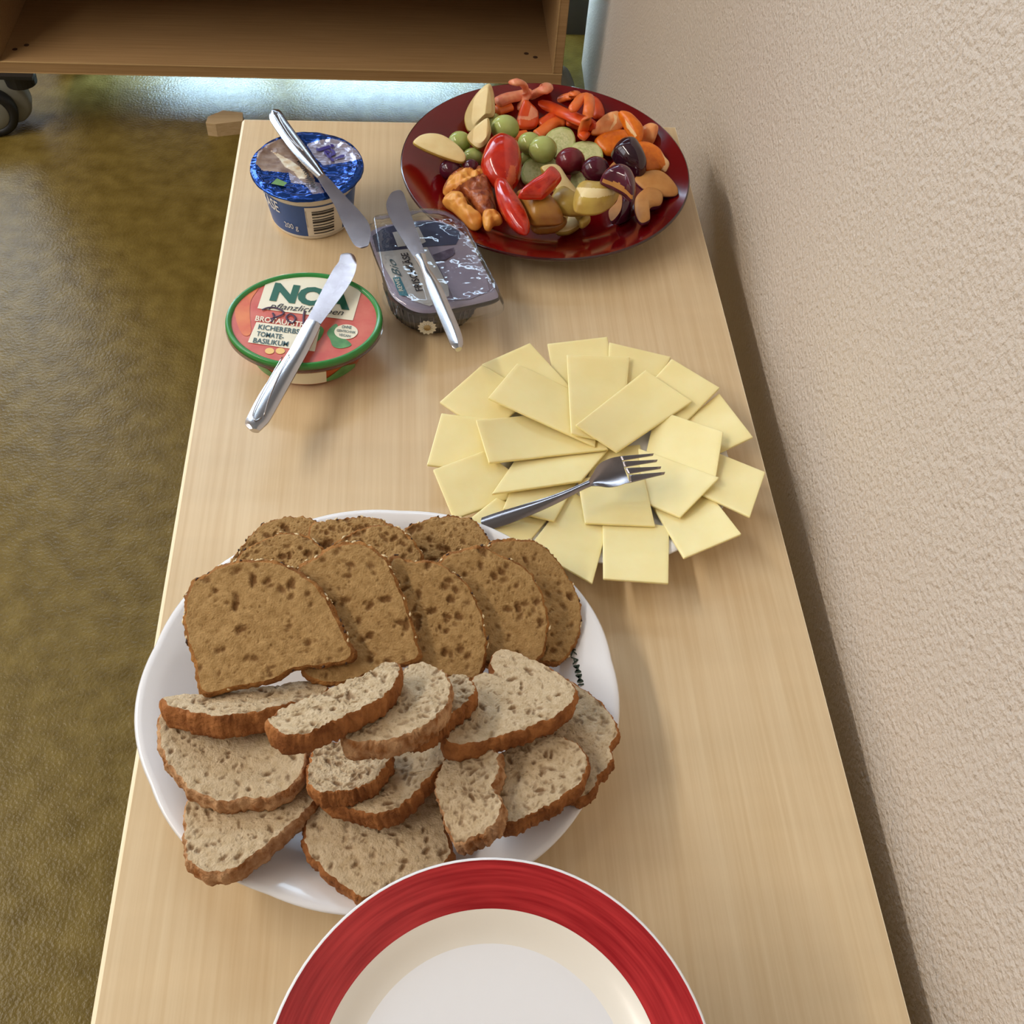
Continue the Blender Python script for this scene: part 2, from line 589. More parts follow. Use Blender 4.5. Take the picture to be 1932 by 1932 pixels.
M['pith'] = mat('pale_pith', (252, 206, 150), 0.6)
M['plum'] = mat('plum_skin', (88, 26, 48), 0.14, col2=(66, 18, 40), nscale=50.0, coat=0.3)
M['plum_black'] = mat('black_plum_skin', (40, 16, 28), 0.12, col2=(54, 16, 30), nscale=50.0, coat=0.4)
M['plum_in'] = mat('plum_flesh', (200, 144, 80), 0.5, col2=(182, 122, 60), nscale=70.0, sss=0.3, bump=(200.0, 0.1, 0.0008))
M['peach'] = mat('peach_flesh', (232, 168, 78), 0.45, col2=(214, 138, 54), nscale=70.0, sss=0.3, bump=(120.0, 0.4, 0.0015))
M['peach_pit'] = mat('browned_peach_pit_side', (120, 48, 26), 0.3, col2=(184, 104, 54), nscale=110.0, bump=(120.0, 0.9, 0.003))
M['pear'] = mat('russet_pear_skin', (172, 124, 52), 0.3, col2=(150, 92, 40), nscale=60.0)

# tubs
M['tub_white'] = mat('white_plastic', (232, 226, 214), 0.35)
M['tub_blue'] = mat('blue_label', (44, 84, 150), 0.35)
M['foil_blue'] = mat('blue_foil', (36, 72, 146), 0.18, metal=0.8, bump=(70.0, 0.55, 0.003))
M['foil_silver'] = mat('silver_foil', (186, 176, 190), 0.22, metal=0.7, bump=(90.0, 0.5, 0.002))
M['foil_beige'] = mat('food_picture_print', (168, 146, 130), 0.35, metal=0.2, col2=(120, 92, 78), nscale=110.0, bump=(90.0, 0.5, 0.002))
M['foil_cream'] = mat('curd_picture_print', (236, 230, 210), 0.35, metal=0.1, col2=(206, 178, 140), nscale=160.0, bump=(90.0, 0.5, 0.002))
M['foil_green'] = mat('green_print', (120, 160, 96), 0.3, metal=0.3)
M['purple_ink'] = mat('purple_ink', (52, 30, 120), 0.35)
M['white_ink'] = mat('white_ink', (236, 236, 236), 0.45)
M['lid_green'] = mat('green_lid_rim', (52, 140, 64), 0.3, coat=0.2)
M['lid_red'] = mat('tomato_print', (212, 110, 88), 0.35, col2=(202, 82, 66), nscale=60.0)
M['lid_orange'] = mat('orange_print', (226, 128, 62), 0.35, col2=(212, 92, 46), nscale=50.0)
M['label_cream'] = mat('cream_label', (238, 232, 208), 0.4)
M['teal_ink'] = mat('dark_green_ink', (22, 92, 66), 0.4)
M['slate_ink'] = mat('slate_ink', (50, 84, 88), 0.45)
M['marker'] = mat('marker_ink', (74, 44, 70), 0.5)
M['leaf'] = mat('basil_leaf_print', (104, 160, 92), 0.35, col2=(70, 130, 66), nscale=90.0)
M['chickpea'] = mat('chickpea_print', (240, 196, 116), 0.4)
M['clear'] = clear_mat('clear_plastic', (255, 252, 246), 0.06, 0.08)
M['clear_lid'] = clear_mat('clear_crinkled_plastic', (248, 250, 255), 0.08, 0.06, bump=(60.0, 0.6, 0.003), top=.6)
M['tub_orange'] = mat('tomato_spread_in_tub', (196, 104, 44), 0.4, col2=(178, 78, 30), nscale=50.0)
M['tray_black'] = mat('black_tray', (26, 24, 28), 0.3)
M['tray_line'] = mat('tray_line_print', (120, 112, 116), 0.4)
M['film_navy'] = mat('navy_film', (52, 58, 84), 0.3)
M['film_lilac'] = mat('lilac_film', (158, 148, 160), 0.35, col2=(144, 134, 150), nscale=30.0)
M['film_label'] = mat('film_label', (200, 196, 186), 0.4)
M['film_dark'] = mat('film_dark_print', (70, 52, 72), 0.4, col2=(110, 96, 112), nscale=150.0)
M['cyan_ink'] = mat('teal_logo_print', (60, 128, 140), 0.4)
M['daisy'] = mat('daisy_petal_print', (240, 236, 214), 0.5)
M['daisy_c'] = mat('daisy_centre_print', (180, 150, 90), 0.5)
M['rubber'] = mat('black_rubber', (18, 18, 20), 0.5)
M['caster_grey'] = mat('grey_caster_plastic', (122, 122, 112), 0.45)
M['block'] = wood_mat('bare_wood_block', (206, 180, 140), (190, 160, 118), 0.6, fig=False, yax=False)

# ------------------------------------------------------------------ setting
FLX0, FLX1, FLY0, FLY1 = -2.8, 1.3, -2.2, 2.12
V, Fc = box(FLX0 - .1, FLX1 + .1, FLY0 - .1, FLY1 + .6, -0.05, 0.0)
tag(mesh('floor', V, Fc, M['floor'], smooth=False), kind='structure')
V, Fc = box(FLX0 - .1, FLX1 + .1, FLY0 - .1, FLY1 + .2, 2.75, 2.83)
tag(mesh('ceiling', V, Fc, M['ceiling'], smooth=False), kind='structure')


def wallx(y):
    return 0.2682 + 0.0307 * (y - 0.1)


WE = 1.95                                    # the plaster wall ends here, behind the cabinet's front
Vw = np.array([[wallx(y) + dx, y, z] for dx in (0, 0.16) for y in (FLY0, WE) for z in (0.0, 2.75)])
tag(mesh('wall_right', Vw, [[0, 1, 3, 2], [4, 6, 7, 5], [2, 3, 7, 6], [0, 4, 5, 1], [1, 5, 7, 3], [0, 2, 6, 4]], M['wall'], smooth=False), kind='structure')
# back wall with the glass door opening
parts = [box(-2.8, -1.40, 2.06, 2.12, 0, 2.75), box(-1.40, 0.30, 2.06, 2.12, 2.42, 2.75)]
V, Fc = add(parts)
tag(mesh('wall_back', V, Fc, M['plain_wall'], smooth=False), kind='structure')
V, Fc = box(0.30, 1.3, 2.06, 2.12, 0, 2.75)
tag(mesh('wall_alcove', V, Fc, M['shade_wall'], smooth=False), kind='structure')
V, Fc = box(1.3, 1.36, WE - .6, 2.12, 0, 2.75)
tag(mesh('wall_recess', V, Fc, M['shade_wall'], smooth=False), kind='structure')
dr = tag(mesh('door_1', *add([box(-1.40, -1.33, 2.07, 2.11, 0, 2.42, .004), box(0.24, 0.30, 2.07, 2.11, 0, 2.42), box(-1.33, 0.24, 2.07, 2.11, 2.37, 2.42),
                              box(-1.33, 0.24, 2.07, 2.11, 0, 0.02), box(-0.335, -0.285, 2.07, 2.11, 0.02, 2.37)]), M['frame'], smooth=False), kind='structure')
mesh('pane', *box(-1.33, -0.335, 2.087, 2.091, 0.02, 2.37), M['glass'], dr, smooth=False)
mesh('pane', *box(-0.285, 0.24, 2.087, 2.091, 0.02, 2.37), M['glass'], dr, smooth=False)
bl_ = mesh('roller_blind', *add([box(-0.62, 0.235, 2.062, 2.065, 1.22, 2.05)] + [box(-0.62, 0.235, 2.056, 2.064, z_, z_ + .012) for z_ in (1.22, 1.4, 1.6, 1.82)]), M['blind'], dr, smooth=False)
bl_['label'] = 'lowered grey blind'
# long ceiling lamps: a housing, the lit diffuser is the lamp light itself
for ly in (-0.45, 0.95):
    lp_ = mesh('ceiling_lamp', *add([box(-2.22, -1.98, ly - .68, ly + .68, 2.68, 2.75, .004), box(-2.22, -2.205, ly - .68, ly + .68, 2.65, 2.68), box(-1.995, -1.98, ly - .68, ly + .68, 2.65, 2.68)]), M['frame'], smooth=False, loc=(-2.1, ly, 2.65))
    tag(lp_, 'long white ceiling lamp over the open floor, %s' % ('toward the glass door' if ly > 0 else 'behind the viewer'), 'lamp')
# left wall with the side window
V, Fc = add([box(-2.86, -2.8, FLY0, 2.12, 0, 0.95), box(-2.86, -2.8, FLY0, 2.12, 2.55, 2.75),
             box(-2.86, -2.8, FLY0, -0.2, 0.95, 2.55), box(-2.86, -2.8, 2.0, 2.12, 0.95, 2.55)])
tag(mesh('wall_left', V, Fc, M['plain_wall'], smooth=False), kind='structure')
wn = tag(mesh('window_1', *add([box(-2.86, -2.8, -0.2, -0.14, .95, 2.55), box(-2.86, -2.8, 1.94, 2.0, .95, 2.55), box(-2.86, -2.8, 0.86, 0.94, .95, 2.55),
                                box(-2.86, -2.8, -0.2, 2.0, .95, 1.0), box(-2.86, -2.8, -0.2, 2.0, 2.5, 2.55)]), M['frame'], smooth=False), kind='structure')
mesh('pane', *box(-2.835, -2.83, -0.14, 0.86, 1.0, 2.5), M['glass'], wn, smooth=False)
mesh('pane', *box(-2.835, -2.83, 0.94, 1.94, 1.0, 2.5), M['glass'], wn, smooth=False)
V, Fc = box(-2.86, 1.36, FLY0 - .06, FLY0, 0, 2.75)
tag(mesh('wall_front', V, Fc, M['plain_wall'], smooth=False), kind='structure')

# ------------------------------------------------------------------ table
TX0, TX1, TY0, TY1 = -0.1731, 0.2476, -0.42, 0.8803
tb = thing('bench_table', (0.037, 0.23, 0.0), 'long low maple table standing along the textured wall with the buffet on it', 'table')
mesh('table_top', *box(TX0 + .0030, TX1 - .0006, TY0 + .001, TY1 - .001, TZ - .022, TZ), M['table'], tb, smooth=False)
def band(x0, sg):
    q = [(0, -.022), (0, -.0028), (.0028, -.0001), (.0031, -.0001), (.0031, -.022)]
    v = [(x0 + sg * a, y, TZ + b) for y in (TY0, TY1) for a, b in q]
    return np.array(v), [[i, (i + 1) % 5, 5 + (i + 1) % 5, 5 + i] for i in range(5)] + [[4, 3, 2, 1, 0], [5, 6, 7, 8, 9]]


ed = add([band(TX0, 1), box(TX1 - .0006, TX1, TY0, TY1, TZ - .022, TZ - .0002),
          box(TX0 + .003, TX1, TY0, TY0 + .0012, TZ - .022, TZ - .0003), box(TX0 + .003, TX1, TY1 - .0012, TY1, TZ - .022, TZ - .0003)])
eb = mesh('edge_band', *ed, M['table_edge'], tb, smooth=False)
eb['label'] = 'edge band with side light in its pale colour'
for lx in (TX0 + .05, TX1 - .05):
    for ly in (TY0 + .05, TY1 - .06):
        mesh('leg', *lathe([(0, 0), (.02, 0), (.021, .003), (.021, .525), (.021, .528), (0, .528)], lx, ly, 0, 24), M['table_edge'], tb)
mesh('apron', *add([box(TX0 + .05, TX1 - .05, TY1 - .07, TY1 - .05, TZ - .08, TZ - .022), box(TX0 + .05, TX1 - .05, TY0 + .05, TY0 + .07, TZ - .08, TZ - .022),
                    box(TX0 + .04, TX0 + .06, TY0 + .05, TY1 - .06, TZ - .08, TZ - .022), box(TX1 - .06, TX1 - .04, TY0 + .05, TY1 - .06, TZ - .08, TZ - .022)]),
     M['table_edge'], tb, smooth=False)

# ------------------------------------------------------------------ cabinet on casters
CY = 1.672
cb = thing('rolling_cabinet', (-0.24, CY + .15, 0.0), 'open beech cabinet on casters standing at the end of the table', 'cabinet')
mesh('bottom_board', *box(-0.734, 0.2463, CY, CY + .300, .118, .138, .001), M['cab'], cb, smooth=False)
mesh('side_panel', *box(0.2294, 0.2463, CY + .001, CY + .300, .138, .95, .001), M['cab'], cb, smooth=False)
mesh('side_panel', *box(-0.734, -0.7171, CY + .001, CY + .300, .138, .95, .001), M['cab'], cb, smooth=False)
mesh('back_panel', *box(-0.7171, 0.2294, CY + .287, CY + .295, .138, .95), M['cab'], cb, smooth=False)
mesh('top_board', *box(-0.734, 0.2463, CY, CY + .300, .95, .97, .001), M['cab'], cb, smooth=False)
mesh('light_block_shelf', *box(-0.7171, 0.2294, CY + .01, CY + .287, .315, .333, .001), M['cab'], cb, smooth=False)  # unseen shelf added low to keep light out of the cabinet
for a, b in (((-0.734, 0.2463), (.1365, .1382)), ((-0.734, 0.2463), (.118, .1195))):
    mesh('edge_strip', *box(a[0], a[1], CY - .0006, CY + .0015, b[0], b[1]), M['cab_edge'], cb, smooth=False)
mesh('edge_strip', *box(0.2288, 0.2308, CY + .0002, CY + .0016, .138, .95), M['cab_edge'], cb, smooth=False)
mesh('edge_strip', *box(-0.7185, -0.7165, CY + .0002, CY + .0016, .138, .95), M['cab_edge'], cb, smooth=False)
for hx, hy in ((28, 93), (50, 85), (993, 101), (1010, 108)):
    p = at(hx, hy, .138)
    mesh('dark_hole_disc', *lathe([(0, .0003), (.004, .0003), (.0045, 0.0)], p[0], p[1], .138, 16), M['hole'], cb)


def caster(cx, cy, mxx, ang):
    root = mesh('caster', *add([box(mxx - .032, mxx + .032, cy - .01, cy + .05, .112, .118), lathe([(0, .090), (.026, .090), (.028, .112), (0, .112)], mxx, cy + .02, 0, 20)]), M['rubber'], cb, smooth=False)
    ca, sa = math.cos(ang), math.sin(ang)
    ax, sd, zz = np.array([sa, -ca, 0]), np.array([ca, sa, 0]), np.array([0, 0, 1.0])
    RW = .044

    def disc(prof):
        v, f = lathe(prof, 0, 0, 0, 40)
        return np.array([cx, cy, RW]) + v[:, :1] * sd + v[:, 1:2] * zz + v[:, 2:] * ax, f
    mesh('tyre', *disc([(.030, -.012), (.040, -.012), (RW, -.007), (RW, .007), (.040, .012), (.030, .012), (.030, -.012)]), M['rubber'], root)
    mesh('hub', *disc([(0, .013), (.016, .0135), (.028, .0115), (.031, .009), (.031, -.009), (0, -.009)]), M['caster_grey'], root)
    # solid hood behind the wheel: a rounded fender reaching up to the swivel
    out = [(-.046, .0), (-.040, .030), (-.020, .052), (.010, .058), (.034, .060), (.048, .046), (.060, .018), (.062, -.008), (.050, -.026), (.030, -.034), (-.02, -.02)]
    out = crom(out, 48)
    rows = []
    for k, d in ((.90, .010), (1.0, .004), (1.0, -.024), (.9, -.030)):
        rows.append(np.array([np.array([cx, cy + .020, RW]) + u * k * sd + (w_ * k) * zz + d * ax for u, w_ in out]))
    n_ = len(out)
    Fh = [[k * n_ + i, k * n_ + (i + 1) % n_, (k + 1) * n_ + (i + 1) % n_, (k + 1) * n_ + i] for k in range(3) for i in range(n_)]
    Fh += [list(range(n_)), list(range(3 * n_, 4 * n_))[::-1]]
    mesh('fork_hood', np.concatenate(rows), Fh, M['caster_grey'], root)


caster(-0.763, CY - .002, -0.700, math.radians(12))
caster(0.222, CY + .06, 0.200, math.radians(-30))
caster(-0.68, CY + .24, -0.66, math.radians(10))
caster(0.18, CY + .24, 0.17, math.radians(40))

# wooden block on the floor
p = [at(x, y, .0) for x, y in ((393, 256), (411, 258), (462, 252), (462, 236), (425, 232), (397, 244))]
bp = np.array(p)
top = bp.copy()
top[:, 2] = .026
mesh_v = np.vstack([bp, top])
n6 = 6
blk = mesh('wooden_block', mesh_v, [list(range(6))[::-1], list(range(6, 12))] + [[i, (i + 1) % 6, 6 + (i + 1) % 6, 6 + i] for i in range(6)], M['block'], smooth=False, loc=bp.mean(0))
tag(blk, 'small pale wooden block lying on the olive floor behind the table', 'block')

# ------------------------------------------------------------------ dishes
# red fruit dish
FC, FR = (0.1084, 0.7772), 0.1290
prof_in = [(0, .0075), (.60, .0075), (.66, .009), (.75, .0145), (.88, .0225), (.97, .0272), (.993, .0284)]
dish = thing('fruit_dish', (FC[0], FC[1], TZ), 'round glossy dark red dish heaped with cut fruit and vegetables', 'dish')
mesh('dish_inside', *lathe([(r * FR, z) for r, z in prof_in], *FC, TZ, 144), M['red_dish'], dish)
ul = mesh('dish_outside', *lathe([(.993 * FR, .0284), (1.0 * FR, .0282), (1.004 * FR, .0268), (.99 * FR, .0245), (.86 * FR, .0165), (.72 * FR, .007), (.62 * FR, .0005), (.57 * FR, 0), (.55 * FR, .003), (0, .003)], *FC, TZ, 144), M['dish_under'], dish)
ul['label'] = 'blackish outer glaze and lip'
pile.lathe(*FC, FR, FR, prof_in + [(1.0, .0284)])

# bread platter, oval with a gently waved rim
BC, BA, BB = (-0.0286, 0.268), 0.1385, 0.1275
pl_prof = [(0, .006), (.58, .006), (.66, .0085), (.72, .013), (.90, .0245), (.975, .0285), (1.0, .0290)]
wav = lambda th: 1 + 0.014 * np.abs(np.cos(4.5 * (th + 0.25))) - 0.007
bpz = thing('bread_platter', (BC[0], BC[1], TZ), 'white oval porcelain platter with a waved rim under the bread', 'platter')
mesh('platter_body', *lathe(pl_prof + [(1.008, .0280), (1.0, .0262), (.88, .0190), (.68, .0050), (.60, 0), (.56, .0), (.54, .0025), (0, .0025)], *BC, TZ, 180, BA, BB, wav), M['porcelain'], bpz)
pile.lathe(*BC, BA, BB, pl_prof)

# cheese plate
CC, CR = (0.1250, 0.4490), 0.0900
ch_prof = [(0, .005), (.6, .005), (.7, .008), (.95, .0155), (1.0, .0165)]
chp = mesh('cheese_plate', *lathe([(r * CR, z) for r, z in ch_prof] + [(1.01 * CR, .0158), (.9 * CR, .0105), (.66 * CR, .001), (.6 * CR, 0), (0, .001)], *CC, TZ, 96), M['porcelain'], loc=(CC[0], CC[1], TZ))
tag(chp, 'small white plate almost hidden beneath the fanned cheese slices', 'plate')
pile.lathe(*CC, CR, CR, ch_prof)

# stack of red rimmed plates: the camera sees the topmost
PC, PR, PZ = (0.0224, 0.0491), 0.0950, 0.65
NST, PITCH = 11, 0.0078


def plate_parts(z0, root):
    u = PR
    rim = [(.772 * u, .0136), (.82 * u, .0148), (.90 * u, .0166), (.972 * u, .0184), (.986 * u, .0187)]
    well = [(0, .0070), (.56 * u, .0070), (.63 * u, .0073), (.68 * u, .0088), (.72 * u, .0112), (.772 * u, .0136)]
    lip = [(.986 * u, .0187), (.994 * u, .0188), (1.0 * u, .0182), (.995 * u, .0168), (.80 * u, .0118), (.70 * u, .0085), (.62 * u, .0012), (.58 * u, 0), (.54 * u, 0), (.53 * u, .0014), (0, .0014)]
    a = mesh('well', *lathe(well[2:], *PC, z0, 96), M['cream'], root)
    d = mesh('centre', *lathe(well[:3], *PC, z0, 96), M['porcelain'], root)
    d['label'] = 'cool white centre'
    b = mesh('red_rim', *lathe(rim, *PC, z0, 128), M['red_rim'], root)
    c = mesh('lip', *lathe(lip, *PC, z0, 96), M['porcelain'], root)
    b['label'] = 'red brushed band'
    return a, b, c, d


root0 = thing('dessert_plate', (PC[0], PC[1], PZ - .0188), 'topmost plate of a stack, white with a wide brushed red rim', 'plate', 'red rimmed plates in the stack')
pp = plate_parts(PZ - .0188, root0)
for k in range(1, NST):
    r2 = root0.copy()
    COL.objects.link(r2)
    r2.location = (PC[0] + .0006 * math.sin(k * 2.1), PC[1] + .0006 * math.cos(k * 1.7), max(TZ, PZ - .0188 - k * PITCH))
    r2.rotation_euler = (0, 0, k * .9)
    r2['label'] = 'red rimmed plate hidden in the stack beneath the topmost one'
    for q in pp:
        c2 = q.copy()
        COL.objects.link(c2)
        c2.parent = r2
r2.location.z = TZ
bot = TZ
step = (PZ - .0188 - TZ) / (NST - 1)
for k, o in enumerate([o for o in COL.objects if o.name.startswith('dessert_plate.')]):
    o.location.z = PZ - .0188 - (k + 1) * step

# ------------------------------------------------------------------ text on surfaces
def text_geo(s, bold=0.0, shear=0.0):
    cu = bpy.data.curves.new('t', 'FONT')
    cu.body = s
    cu.size = 1.0
    cu.offset = bold
    cu.shear = shear
    cu.resolution_u = 3
    ob = bpy.data.objects.new('t', cu)
    COL.objects.link(ob)
    dg = bpy.context.evaluated_depsgraph_get()
    me = bpy.data.meshes.new_from_object(ob.evaluated_get(dg))
    V = np.array([v.co[:] for v in me.vertices])
    Fc = [list(p.vertices) for p in me.polygons]
    bpy.data.objects.remove(ob)
    bpy.data.curves.remove(cu)
    bpy.data.meshes.remove(me)
    V[:, 0] -= V[:, 0].min()
    wd = V[:, 0].max()
    return V, Fc, wd


def text_px(name, s, p0, p1, pu, z, m, parent, bold=0.0, shear=0.0, cap=0.72):
    """Letters lying at height z: baseline from image point p0 to p1, cap height up to pu."""
    V, Fc, wd = text_geo(s, bold, shear)
    p0, p1, pu = (np.array(q, float) for q in (p0, p1, pu))
    a, b, c = at(*p0, z), at(*p1, z), at(*pu, z)
    W = a + (V[:, :1] / wd) * (b - a) + (V[:, 1:2] / cap) * (c - a)
    return mesh(name, W, Fc, m, parent, smooth=False)


def patch_px(name, px, z, m, parent, n=0, lift=0.0):
    px = np.array(px, float)
    if n:
        px = crom(px, n)
    P = at(px[:, 0], px[:, 1], z + lift)
    A = (P[:, 0] * np.roll(P[:, 1], -1) - np.roll(P[:, 0], -1) * P[:, 1]).sum()
    if A < 0:
        P = P[::-1]
    return mesh(name, P, [list(range(len(P)))], m, parent, smooth=False)


def ell_px(cx, cy, rx, ry, n=28, a0=0.0):
    t = np.linspace(0, 2 * math.pi, n, endpoint=False)
    c, s = math.cos(a0), math.sin(a0)
    return np.stack([cx + rx * np.cos(t) * c - ry * np.sin(t) * s, cy + rx * np.cos(t) * s + ry * np.sin(t) * c], -1)


# lettering on the platter's rim
text_px('lettering', 'KAMMI', (1074, 1226), (1091, 1294), (1086, 1224), TZ + .0225, M['green_ink'], bpz, bold=.02)

# ------------------------------------------------------------------ tub of grainy cheese (blue)
JC, JR, JZ = (-0.0980, 0.7390), 0.0466, 0.600
JH = JZ - TZ
T2 = lambda zx, zy: (400 + zx * .3314, 190 + zy * .3314)
TJ = lambda zx, zy: (420 + zx * .15528, 230 + zy * .15528)
ja = thing('cheese_tub', (JC[0], JC[1], TZ), 'round white and blue tub of cottage cheese with a crinkled foil lid and a barcode', 'tub')
jprof = lambda t: 0.0345 + (0.0412 - 0.0345) * t     # wall radius at height fraction t
mesh('cup', *lathe([(0, .001), (.031, .001), (.0335, 0), (.0345, .0015)] + [(jprof(t), JH * t) for t in (.1, .4, .7, .88)] + [(.0425, JH * .9), (.0455, JH * .935), (.0462, JH * .97), (.0450, JH * .985), (.043, JH * .90), (0, JH * .88)], *JC, TZ, 96), M['tub_white'], ja)


def wrap(name, a0, a1, t0, t1, m, parent, off=.0003, n=24):
    vs, fs = [], []
    for i in range(n + 1):
        a = math.radians(a0 + (a1 - a0) * i / n)
        for t in (t0, t1):
            r = jprof(t) + off
            vs.append((JC[0] + r * math.cos(a), JC[1] + r * math.sin(a), TZ + JH * t))
    for i in range(n):
        fs.append([2 * i, 2 * i + 2, 2 * i + 3, 2 * i + 1])
    return mesh(name, np.array(vs), fs, m, parent)


lab = wrap('label_sleeve', 150, 390, .09, .76, M['tub_blue'], ja, n=64)
wrap('barcode_field', 268, 318, .10, .74, M['tub_white'], lab, .0006)
for k in range(9):
    t = .15 + k * .060
    wrap('bar', 276, 304, t, t + (.022 + .022 * (k % 3 == 1)), M['dark_print'], lab, .0009, 8)


def wrap_text(s, a_start, a_end, t0, t1, m, parent, bold=0.0):
    V, Fc, wd = text_geo(s, bold)
    a = np.radians(a_start + (a_end - a_start) * V[:, 0] / wd)
    t = t0 + (t1 - t0) * V[:, 1] / .72
    r = jprof(t) + .0008
    W = np.stack([JC[0] + r * np.cos(a), JC[1] + r * np.sin(a), TZ + JH * t], -1)
    return mesh('lettering', W, Fc, m, parent, smooth=False)


wrap_text('FRISCHKÄSE', 156, 233, .50, .74, M['white_ink'], lab, .01)
wrap_text('200 g', 236, 256, .22, .34, M['white_ink'], lab)
wrap_text('8 001', 268.5, 269.5, .3, .7, M['dark_print'], lab)

# foil lid: a wrinkled disc split into its printed areas
nr, na = 64, 220
rr = np.linspace(0, 1, nr + 1)[1:]
th = np.linspace(0, 2 * math.pi, na, endpoint=False)
RRr, TH = np.meshgrid(rr, th, indexing='ij')
xx, yy = RRr * np.cos(TH), RRr * np.sin(TH)


def foil_h(x, y):
    r, a = np.hypot(x, y), np.arctan2(y, x)
    h = .0009 * vnoise(x * 2.5 + 9, y * 6 + 3) + .0007 * vnoise(x * 7 + 1, y * 15 + 5)
    h += .0022 * np.clip((r - .45) / .5, 0, 1) * np.clip((1 - r) / .12, 0, 1) * vnoise(a * 9 + 20, r * 2.2)
    h += -.0022 * (1 - np.clip(r / .9, 0, 1) ** 2) + .0008 * np.exp(-((r - .9) / .05) ** 2)
    return h


hz = foil_h(xx, yy)
Vl = np.stack([JC[0] + JR * xx, JC[1] + JR * yy, JZ + hz], -1).reshape(-1, 3)
Vl = np.vstack([[[JC[0], JC[1], JZ + float(foil_h(np.zeros(1), np.zeros(1))[0])]], Vl])
sk = np.stack([JC[0] + (JR + .0006) * np.cos(th), JC[1] + (JR + .0006) * np.sin(th), JZ - .0020 + .0010 * vnoise(th * 12, th * 0)], -1)
base_n = len(Vl)
Vl = np.vstack([Vl, sk])
Fl = [[0, 1 + i, 1 + (i + 1) % na] for i in range(na)]
for r_ in range(nr - 1):
    a, b = 1 + r_ * na, 1 + (r_ + 1) * na
    Fl += [[a + i, b + i, b + (i + 1) % na, a + (i + 1) % na] for i in range(na)]
Fskirt = [[1 + (nr - 1) * na + i, base_n + i, base_n + (i + 1) % na, 1 + (nr - 1) * na + (i + 1) % na] for i in range(na)]
cen = project(np.array([Vl[f].mean(0) for f in Fl]))
jreg = [('curd_picture', [(590, 350), (700, 400), (830, 470), (960, 560), (1030, 640), (1000, 690), (930, 690), (860, 600), (760, 550), (680, 440)], 'foil_cream'),
        ('silver_field', [(1020, 270), (1160, 225), (1330, 200), (1480, 240), (1620, 340), (1690, 440), (1600, 470), (1420, 500), (1220, 530), (1120, 430)], 'foil_silver'),
        ('picture_field', [(430, 360), (560, 260), (720, 200), (860, 250), (1000, 420), (1060, 560), (1120, 700), (1120, 760), (1000, 740), (820, 620), (480, 590), (400, 500)], 'foil_beige'),
        ('silver_strip', [(800, 610), (1000, 700), (1180, 740), (1230, 860), (1100, 880), (1000, 760), (830, 740)], 'foil_silver')]
owner = np.full(len(Fl), -1)
for k, (nm, poly, mm) in enumerate(jreg):
    q = np.array([TJ(*p) for p in poly])
    ins = inside(cen[:, 0], cen[:, 1], q)
    owner[(owner < 0) & ins] = k
lidp = mesh('foil_lid', *compact(Vl, [f for f, o in zip(Fl, owner) if o < 0] + Fskirt), M['foil_blue'], ja)
for k, (nm, poly, mm) in enumerate(jreg):
    fs = [f for f, o in zip(Fl, owner) if o == k]
    if fs:
        mesh(nm, *compact(Vl, fs), M[mm], lidp)


def foil_text(s, p0, p1, pu, m, bold=0.0):
    o = text_px('lettering', s, p0, p1, pu, JZ, m, lidp, bold)
    me = o.data
    for v in me.vertices:
        wx, wy = v.co.x / JR, v.co.y / JR
        v.co.z = JZ - TZ + float(foil_h(np.array([wx]), np.array([wy]))[0]) + .0011
    return o


foil_text('ja!', TJ(1175, 300), TJ(1335, 470), TJ(1335, 255), M['purple_ink'], .03)
foil_text('KÖRNIGER', TJ(900, 470), TJ(1140, 850), TJ(940, 450), M['dark_print'], .02)
for k in range(5):
    foil_text('--', TJ(1010, 700 + 26 * k), TJ(1110, 704 + 26 * k), TJ(1010, 640 + 26 * k), M['dark_print'], .01)
dia = patch_px('green_mark', [TJ(590, 750), TJ(660, 685), TJ(785, 740), TJ(740, 780)], JZ, M['foil_green'], lidp, lift=.0006)

# ------------------------------------------------------------------ tub of tomato spread (green rim)
NC, NRX, NRY, NZ = (-0.0917, 0.5716), 0.0585, 0.0505, 0.585
NH = NZ - TZ
TN = lambda zx, zy: (410 + zx * .19153, 460 + zy * .19153)
na_ = thing('spread_tub', (NC[0], NC[1], TZ), 'clear tub of orange tomato chickpea spread under a green rimmed printed lid', 'tub')
rxs, rys = NRX, NRY
mesh('tub', *lathe([(0, .001), (.66, .001), (.70, .004), (.76, NH * .5), (.80, NH * .72)], NC[0], NC[1] - .004, TZ, 96, rxs, rys), M['tub_orange'], na_)
for a0, a1, mm in ((205, 245, 'leaf'), (248, 292, 'label_cream'), (292, 330, 'leaf')):
    vs, fs = [], []
    for i in range(17):
        a = math.radians(a0 + (a1 - a0) * i / 16)
        for t in (.14, .66 if mm == 'label_cream' else .5 - .25 * abs(i - 8) / 8):
            k = .70 + .12 * t + .004
            vs.append((NC[0] + rxs * k * math.cos(a) * 1.0, NC[1] - .004 + rys * k * math.sin(a), TZ + NH * t))
    for i in range(16):
        fs.append([2 * i, 2 * i + 2, 2 * i + 3, 2 * i + 1])
    mesh('side_print', np.array(vs), fs, M[mm], na_)
mesh('clear_flange', *lathe([(.80, NH * .70), (.90, NH * .72), (.985, NH * .74), (1.012, NH * .80), (1.0, NH * .92), (.99, NH * .97)], *NC, TZ, 96, rxs, rys), M['clear'], na_)
mesh('green_rim', *lathe([(.995, NH * .86), (1.0, NH * .95), (.985, NH * 1.015), (.96, NH * 1.02), (.93, NH * .99), (.92, NH * .95)], *NC, TZ, 120, rxs, rys), M['lid_green'], na_)
LZ = TZ + NH * .955
